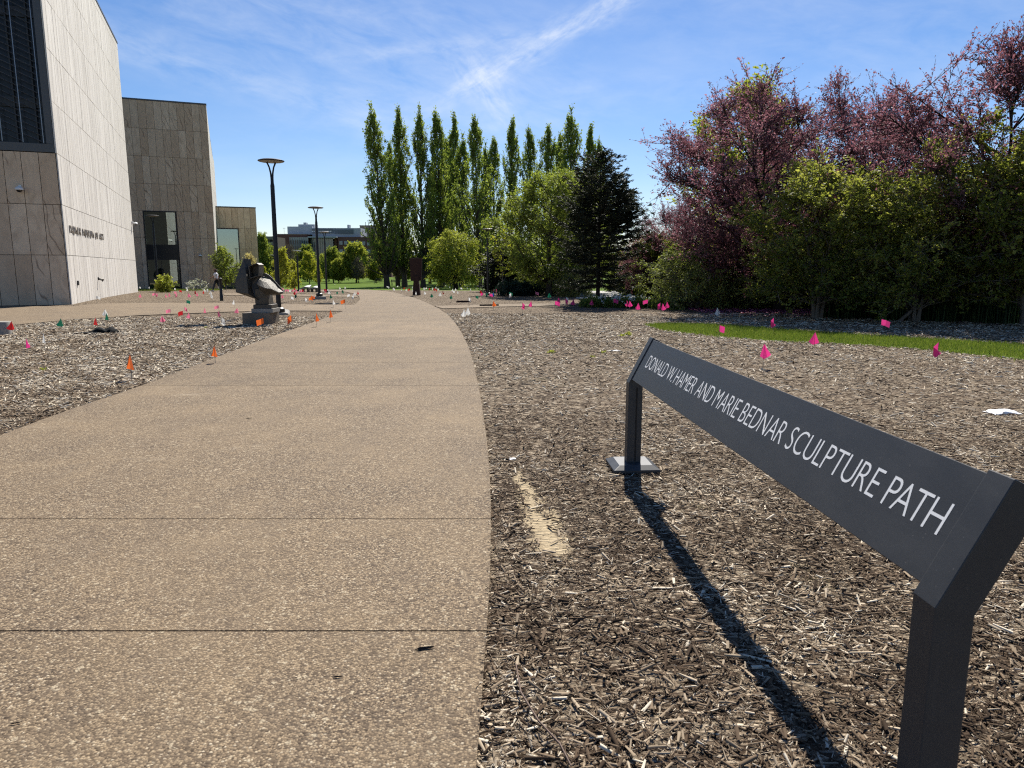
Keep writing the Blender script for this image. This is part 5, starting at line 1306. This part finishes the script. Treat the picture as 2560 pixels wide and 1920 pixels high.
# one caught by the breeze, one wrapped half round its wire
CL[2] = ([(0, 0, .335), (0, 0, .225), (.05, .025, .205), (.055, .028, .315), (.10, -.004, .175), (.108, -.006, .285)], [(0, 1, 2, 3), (3, 2, 4, 5)])
CL[3] = ([(0, 0, .335), (.004, 0, .20), (.045, .03, .15), (.05, .028, .27), (.03, .055, .13), (-.02, .03, .19)], [(0, 1, 2, 3), (3, 2, 4), (3, 4, 5)])
CLM = {}
wire_me = MB().tube([(0, 0, -.05), (0.0, 0, .18), (.001, 0, .335)], [.0022, .0022, .0018], 5).mesh('wire', M_WIRE)
fcount = [0]
def flag(x, y, colour, label, group, tip=.33, sc=1.25, wide=1.0):
    tip = .33
    p = g(x, y, tip * sc); v = fcount[0] % 4; fcount[0] += 1
    key = (colour, v)
    if key not in CLM: CLM[key] = MB().add(*CL[v]).mesh('cloth', FLAGM[colour])
    e = empty('marker_flag', (p.x, p.y, p.z - tip * sc), random.choice((0, 3.14)) + random.uniform(-.8, .8)); e.scale = (sc * 1.45 * wide, sc * 1.45 * wide, sc)
    link(bpy.data.objects.new('wire', wire_me), e); link(bpy.data.objects.new('cloth', CLM[key]), e)
    return tag(e, label, 'flag', group)
A6 = lambda x, y: (x / 2.458, 680 + y / 2.458)
A8 = lambda x, y: (300 + x / 8.508, 680 + y / 8.508)
A3 = lambda x, y: (640 + x / 7.373, 540 + y / 7.373)
A4 = lambda x, y: (960 + x / 7.373, 560 + y / 7.373)
A5 = lambda x, y: (1200 + x / 4.254, 620 + y / 4.254)
A7 = lambda x, y: (1450 + x / 1.993, 720 + y / 1.993)
for (x, y, c_, lb) in ((797, 503, 'orange', 'largest orange marker flag, on the bed nearest the camera'), (1316, 452, 'orange', 'orange marker flag close to the path, second nearest'), (1620, 282, 'orange', 'orange marker flag right in front of the concrete plinth'), (1790, 265, 'orange', 'orange marker flag just right of the nearest lamp foot'),
                      (1943, 250, 'orange', 'orange marker flag midway from the near lamp to the cross path end'), (2030, 230, 'orange', 'orange marker flag at the cross path corner by the main path'), (2120, 168, 'orange', 'orange marker flag at the bed tip beyond the cross path'), (1910, 143, 'orange', 'crumpled orange flag left of the lamp footing'),
                      (70, 303, 'red', 'red marker flag beside the round concrete footing'), (585, 277, 'red', 'red marker flag at the cross path edge below the museum corner'), (1123, 240, 'red', 'red marker flag left of the pink pair before the sculpture'), (1652, 192, 'red', 'dark red marker flag left of the nearest lamp foot'),
                      (373, 285, 'green', 'green marker flag on the bed edge below the museum front'), (655, 250, 'green', 'green marker flag under a white one below the museum corner'), (1145, 173, 'green', 'green marker flag on the far side of the cross path'), (1822, 135, 'green', 'green marker flag beyond the cross path left of the lamp footing'),
                      (265, 373, 'white', 'large white marker flag on the near bed at the picture edge'), (645, 228, 'white', 'white marker flag above a green one below the museum corner'), (590, 148, 'white', 'white marker flag lying at the foot of the sunlit wall'), (1360, 280, 'white', 'white marker flag on the near bed left of the plinth'), (1437, 168, 'white', 'white marker flag beyond the cross path right of the bollard'), (1298, 130, 'white', 'white marker flag left of the bollard light'), (1750, 228, 'white', 'white marker flag touching the nearest lamp footing'), (1655, 183, 'white', 'white marker flag behind the dark red one near the lamp'),
                      (160, 408, 'pink', 'pink marker flag on the near bed beside the large white one'), (995, 268, 'pink', 'pink marker flag lowest of the row before the cross path'), (1047, 228, 'pink', 'pink marker flag standing over the cross path, leftmost'), (1133, 214, 'pink', 'pink marker flag above the red one on the cross path'), (1160, 248, 'pink', 'pink marker flag right of the red one at the bed edge'), (1258, 218, 'pink', 'pink marker flag alone in the middle of the cross path'), (1343, 205, 'pink', 'upper pink flag of the pair left of the sculpture'), (1348, 238, 'pink', 'lower pink flag of the pair left of the sculpture'), (1457, 220, 'pink', 'pink marker flag just left of the sculpture foot')):
    flag(*A6(x, y), 'rose' if c_ == 'pink' and y < 300 else c_, lb, 'marker flags on the left beds', wide=1.5 if y > 500 else 1.2 if y > 440 else 1.0, sc=1.22 if y > 500 else 1.0 if y > 440 else {'orange': 1.25, 'pink': .95}.get(c_, 1.1))
for (x, y, c_, lb) in ((685, 98, 'white', 'white marker flag behind the grass strip'), (695, 184, 'pink', 'pink flag at the left end of the grass strip'), (967, 148, 'pink', 'pink flag on the far side of the grass strip'), (918, 278, 'pink', 'largest pink flag, in front of the grass strip'), (1172, 220, 'pink', 'pink flag standing in the grass strip'), (1502, 157, 'pink', 'pink flag before the slanting viburnum stem'), (1788, 271, 'pink', 'narrow pink flag at the near edge of the grass strip')):
    flag(*A7(x, y), c_, lb, 'marker flags by the grass strip', .36)
flag(1161, 772, 'white', 'left of two white flags on the bed right of the path bend', 'marker flags on the right bed', .36)
flag(1170, 768, 'white', 'right of two white flags on the bed right of the path bend', 'marker flags on the right bed', .40)
for (x, y, c_) in ((410, 315, 'white'), (628, 312, 'white'), (735, 328, 'white'), (425, 455, 'rose'), (757, 440, 'rose'), (797, 450, 'rose'), (965, 455, 'rose'), (1040, 438, 'rose'), (1150, 415, 'rose'), (1215, 460, 'rose'), (1455, 452, 'rose'), (1640, 430, 'rose'), (1262, 383, 'red'), (1610, 398, 'red'), (1778, 388, 'red'), (640, 295, 'red'),
                  (1155, 343, 'white'), (1397, 318, 'white'), (1436, 343, 'white'), (1796, 352, 'white'), (1845, 358, 'white'), (1866, 365, 'white'), (1932, 402, 'white'), (1955, 468, 'white')):
    nm = {'rose': 'pale pink', 'red': 'red', 'white': 'white'}[c_]
    flag(*A8(x, y), c_, 'small %s flag before the middle museum block' % nm, '%s flags before the middle museum block' % nm, .33, 1.1)
for (x, y, c_) in ((290, 1330, 'red'), (310, 1345, 'rose'), (340, 1355, 'rose'), (440, 1330, 'red'), (470, 1325, 'rose'), (490, 1338, 'rose'), (455, 1350, 'red'), (540, 1340, 'rose'), (560, 1352, 'rose'), (590, 1335, 'rose'), (630, 1345, 'white'), (680, 1340, 'rose'), (700, 1332, 'red'), (750, 1345, 'rose'), (735, 1360, 'rose'), (820, 1350, 'rose'), (845, 1355, 'red'), (872, 1350, 'rose'), (715, 1388, 'red'), (480, 1440, 'rose'), (1255, 1350, 'red'), (1275, 1362, 'rose'), (1345, 1343, 'green'), (1375, 1443, 'green'), (1510, 1398, 'green'), (1580, 1358, 'green'), (1610, 1368, 'green'), (1340, 1378, 'white'), (1730, 1440, 'white'), (1800, 1458, 'white'), (1822, 1398, 'white'), (1876, 1383, 'red'), (640, 1485, 'white'), (905, 1508, 'white'), (1420, 1540, 'white'), (1070, 1448, 'orange'), (1040, 1492, 'orange'), (1450, 1250, 'white'), (1540, 1308, 'white'), (1640, 1300, 'white')):
    nm = {'rose': 'pale pink', 'red': 'red', 'white': 'white', 'green': 'green', 'orange': 'orange'}[c_]
    flag(*A3(x, y), c_, 'small %s flag on far beds around the litter bin' % nm, '%s flags around the litter bin' % nm, .33, 1.05)
for (x, y, c_) in ((50, 1145, 'white'), (80, 1150, 'white'), (165, 1165, 'white'), (185, 1177, 'white'), (265, 1137, 'white'), (320, 1183, 'white'), (375, 1160, 'red'), (410, 1185, 'white'), (480, 1190, 'red'), (530, 1152, 'white'), (528, 1195, 'white'), (590, 1235, 'white'), (637, 1200, 'white'), (655, 1160, 'orange'), (745, 1235, 'white'), (738, 1165, 'white'), (790, 1172, 'white'), (845, 1180, 'red'), (900, 1165, 'white'), (930, 1180, 'red'), (948, 1190, 'red'), (965, 1160, 'white'), (972, 1190, 'red'), (995, 1175, 'white'), (1125, 1130, 'white'), (1210, 1145, 'white'), (1268, 1190, 'white'), (1320, 1180, 'white'), (1410, 1172, 'white'), (1535, 1155, 'white'), (1598, 1180, 'white'), (1358, 1222, 'white'), (1272, 1230, 'white')):
    flag(*A4(x, y), c_, 'tiny %s flag along the far lawn edge' % c_, '%s flags along the far lawn edge' % c_, .33, 1.05)
for (x, y, c_, lb) in ((1090, 1228, 'red', 'dark red flag right of the rust sculpture'), (1040, 1258, 'white', 'white flag right of the rust sculpture base'), (1238, 1303, 'green', 'green flag before the drooping maple'), (1688, 1318, 'green', 'green flag left of the lamp foot'), (1560, 1352, 'white', 'white flag above the rusty edging strip'), (2015, 1262, 'blue', 'single blue flag beside the lamp foot'), (1780, 1218, 'red', 'orange red flag left of the lamp'), (1830, 1265, 'pink', 'pink flag left of the lamp foot'), (1908, 1268, 'green', 'green flag at the lamp foot'), (2018, 1420, 'orange', 'orange flag above the nearer edging strip'), (882, 1278, 'green', 'small green flag right of the path end'), (1945, 1285, 'pink', 'pink flag right of the lamp foot')):
    flag(*A4(x, y), c_, lb, 'marker flags on the right far bed', .33, 1.1)
for (x, y, c_, lb) in ((450, 583, 'pink', 'pink flag alone on the strip of garden path'), (545, 558, 'pink', 'pink flag above the garden path strip'), (838, 528, 'pink', 'upper pink flag left of the spruce shade'), (798, 566, 'pink', 'lower pink flag left of the spruce shade'), (908, 540, 'pink', 'pink flag in the spruce shade edge, left one'), (996, 543, 'pink', 'pink flag in the middle of the spruce shade'), (1190, 543, 'pink', 'pink flag touching the spruce trunk'), (1420, 543, 'pink', 'pink flag among the white perennials'), (1560, 556, 'pink', 'left flag of a pink pair after the perennials'), (1592, 560, 'pink', 'right flag of a pink pair after the perennials'), (1684, 583, 'pink', 'pink flag low after the perennials'), (1786, 550, 'pink', 'faint pink flag in the shrub shade'), (1920, 583, 'pink', 'left flag of the pink trio under the arching shrub'), (1943, 588, 'pink', 'middle flag of the pink trio under the arching shrub'), (1990, 568, 'pink', 'right flag of the pink trio under the arching shrub'), (310, 470, 'green', 'green flag in the juniper mound'), (332, 478, 'white', 'white flag beside the green one in the juniper'), (1722, 455, 'green', 'green flag by the pale road'), (735, 478, 'green', 'green flag at the spring tree trunk'), (590, 465, 'rose', 'pale pink flag leaning past the juniper'), (915, 520, 'white', 'white flag behind the pink one in the spruce shade')):
    flag(*A5(x, y), c_, lb, 'marker flags along the garden path', .34)

# ------------------------------------------------------------------ the walking person
pp_ = g(543, 729); HP = at(543, 672, pp_.y).z - pp_.z
kP = HP / 1.76
def skin(name, pts, edges, radii, mat, parent, root=0, lev=2):
    me = bpy.data.meshes.new(name); me.from_pydata([(x * kP, y * kP, z * kP) for x, y, z in pts], edges, []); me.update()
    o = link(bpy.data.objects.new(name, me), parent)
    sm = o.modifiers.new('skin', 'SKIN'); sm.use_smooth_shade = True
    if not me.skin_vertices: me.attributes  # layer is made by the modifier's tool
    bm = bmesh.new(); bm.from_mesh(me); lay = bm.verts.layers.skin.verify()
    for i, v in enumerate(bm.verts):
        r_ = radii[i] if hasattr(radii[i], '__len__') else (radii[i], radii[i])
        v[lay].radius = (r_[0] * kP, r_[1] * kP); v[lay].use_root = (i == root)
    bm.to_mesh(me); bm.free()
    s2 = o.modifiers.new('smooth', 'SUBSURF'); s2.levels = lev; s2.render_levels = lev
    me.materials.append(mat)
    return o
M_SKIN = plain('skin', (.42, .24, .17), .55); M_SHIRT = plain('white_cotton', (.75, .75, .76), .9, 0, .05, 8); M_JEAN = plain('dark_denim', (.035, .045, .065), .9); M_HAIR = plain('dark_hair', (.03, .02, .016), .7)
M_CAP = plain('maroon_cap', (.10, .02, .02), .8); M_SHOE = plain('shoe', (.45, .45, .44), .7)
# walking towards -x: front leg forward (left in the picture), rear leg trailing, one arm swung forward
body_pts = [(0, 0, .92), (0, 0, 1.10), (-.02, 0, 1.30), (-.02, 0, 1.42), (-.04, 0, 1.50), (-.055, 0, 1.58), (-.05, 0, 1.66),
            (-.02, -.17, 1.38), (-.14, -.21, 1.17), (-.36, -.22, 1.07), (-.43, -.22, 1.05),
            (-.02, .17, 1.38), (.10, .21, 1.14), (.06, .22, .92), (.04, .22, .85),
            (-.02, -.09, .88), (-.17, -.09, .50), (-.30, -.09, .10), (-.42, -.09, .06),
            (.02, .09, .88), (.10, .09, .50), (.34, .09, .16), (.29, .09, .04)]
body_e = [(0, 1), (1, 2), (2, 3), (3, 4), (4, 5), (5, 6), (3, 7), (7, 8), (8, 9), (9, 10), (3, 11), (11, 12), (12, 13), (13, 14), (0, 15), (15, 16), (16, 17), (17, 18), (0, 19), (19, 20), (20, 21), (21, 22)]
body_r = [(.12, .10), (.11, .09), (.13, .10), (.10, .08), .05, (.085, .075), (.08, .07), .055, .042, .033, .03, .055, .042, .033, .03, .085, .06, .042, .035, .085, .06, .042, .035]
person = skin('person', body_pts, body_e, body_r, M_SKIN, None); person.location = pp_
# five fingers on each hand
for (hx, hy, hz) in ((-.43, -.22, 1.05), (.04, .22, .85)):
    pts_, ed_, rd_ = [(hx, hy, hz), (hx - .035, hy, hz - .02)], [(0, 1)], [.026, .024]
    for i in range(4):
        a = (hx - .06, hy - .024 + i * .016, hz - .035); b_ = (hx - .09 + .006 * abs(i - 1), hy - .026 + i * .017, hz - .062)
        pts_ += [a, b_]; ed_ += [(1, len(pts_) - 2), (len(pts_) - 2, len(pts_) - 1)]; rd_ += [.0085, .007]
    pts_ += [(hx - .02, hy - .04, hz - .03), (hx - .04, hy - .052, hz - .055)]; ed_ += [(0, len(pts_) - 2), (len(pts_) - 2, len(pts_) - 1)]; rd_ += [.010, .008]
    skin('hand', pts_, ed_, rd_, M_SKIN, person, 0, 1)
skin('shirt', [(0, 0, .95), (0, 0, 1.10), (-.02, 0, 1.30), (-.02, 0, 1.43), (-.02, -.18, 1.375), (-.10, -.205, 1.22), (-.02, .18, 1.375), (.065, .205, 1.20)], [(0, 1), (1, 2), (2, 3), (3, 4), (4, 5), (3, 6), (6, 7)], [(.15, .125), (.14, .115), (.155, .125), (.115, .10), .075, .07, .075, .07], M_SHIRT, person)
skin('trousers', [(0, 0, .98), (0, 0, .90), (-.02, -.09, .84), (-.17, -.09, .50), (-.29, -.09, .13), (.02, .09, .84), (.10, .09, .50), (.325, .09, .19)], [(0, 1), (1, 2), (2, 3), (3, 4), (1, 5), (5, 6), (6, 7)], [(.13, .11), (.135, .115), .105, .082, .065, .105, .082, .065], M_JEAN, person)
for (hx, hy, hz, rx) in ((-.33, -.09, .05, .25), (.33, .09, .07, -.9)):
    o = MB().loft([[(-.16, -.03, .0), (-.16, .03, 0), (-.16, .03, .03), (-.16, -.03, .03)], [(-.06, -.05, -.03), (-.06, .05, -.03), (-.06, .045, .06), (-.06, -.045, .06)], [(.06, -.04, -.03), (.06, .04, -.03), (.06, .04, .09), (.06, -.04, .09)], [(.12, -.03, -.03), (.12, .03, -.03), (.12, .03, .08), (.12, -.03, .08)]]).build('shoe', M_SHOE, person, True)
    o.location = (hx * kP, hy * kP, hz * kP); o.rotation_euler = (0, rx, 0); o.scale = (kP,) * 3
def head_part(nm, mat, mbx):
    o = mbx.build(nm, mat, person, True); o.scale = (kP,) * 3; return o
head_part('hair', M_HAIR, MB().lathe([(.088, 1.54), (.097, 1.60), (.098, 1.66), (.07, 1.72), (.01, 1.74)], 14, (-.03, 0)))
head_part('cap', M_CAP, MB().lathe([(.102, 1.655), (.104, 1.68), (.08, 1.735), (.01, 1.755)], 16, (-.045, 0)))
head_part('cap_brim', M_CAP, MB().loft([[(-.12, -.08, 1.658), (-.12, .08, 1.658), (-.12, .08, 1.668), (-.12, -.08, 1.668)], [(-.22, -.055, 1.64), (-.22, .055, 1.64), (-.22, .055, 1.65), (-.22, -.055, 1.65)]]))
head_part('nose', M_SKIN, MB().loft([[(-.125, -.012, 1.60), (-.125, .012, 1.60), (-.125, 0, 1.62)], [(-.155, -.012, 1.575), (-.155, .012, 1.575), (-.15, 0, 1.59)], [(-.125, -.012, 1.565), (-.125, .012, 1.565), (-.125, 0, 1.57)]]))
head_part('ear', M_SKIN, MB().loft([[(-.06, -.075, 1.57), (-.04, -.075, 1.57), (-.04, -.095, 1.58)], [(-.065, -.075, 1.62), (-.035, -.075, 1.62), (-.035, -.1, 1.62)]]))
head_part('eye', M_BACK, MB().lathe([(.002, 1.595), (.009, 1.60), (.009, 1.606), (.002, 1.61)], 8, (-.125, -.035)))
tag(person, 'person in white shirt, dark trousers and maroon cap walking past the museum', 'person')
bag = MB().loft([[(-.13, -.05, 0), (.13, -.05, 0), (.13, .05, 0), (-.13, .05, 0)], [(-.14, -.06, .12), (.14, -.06, .12), (.14, .06, .12), (-.14, .06, .12)], [(-.11, -.04, .24), (.11, -.04, .24), (.11, .04, .24), (-.11, .04, .24)]])
bag.tube([(-.09, 0, .23), (-.06, 0, .42), (.0, 0, .62), (.04, 0, .70)], .012, 6)
bo = bag.build('shoulder_bag', M_TARP, None, True, loc=(pp_.x + .14 * kP, pp_.y - .22 * kP, pp_.z + .70 * kP)); bo.scale = (kP,) * 3
tag(bo, 'dark shoulder bag hanging at the hip of the walking person', 'bag')

# things that share a description are told apart by their order across the picture
ORD = 'first second third fourth fifth sixth seventh eighth ninth tenth eleventh twelfth thirteenth fourteenth fifteenth sixteenth seventeenth eighteenth nineteenth twentieth'.split()
ORD += ['twenty-' + w_ for w_ in ORD[:9]] + ['thirtieth']
seen = {}
for o in scene.objects:
    if o.parent is None and 'label' in o: seen.setdefault(o['label'], []).append(o)
for lb, os_ in seen.items():
    if len(os_) > 1:
        os_.sort(key=lambda o: o.location.x / max(o.location.y, .1))
        for i, o in enumerate(os_): o['label'] = lb + ', ' + ORD[i] + ' from left'
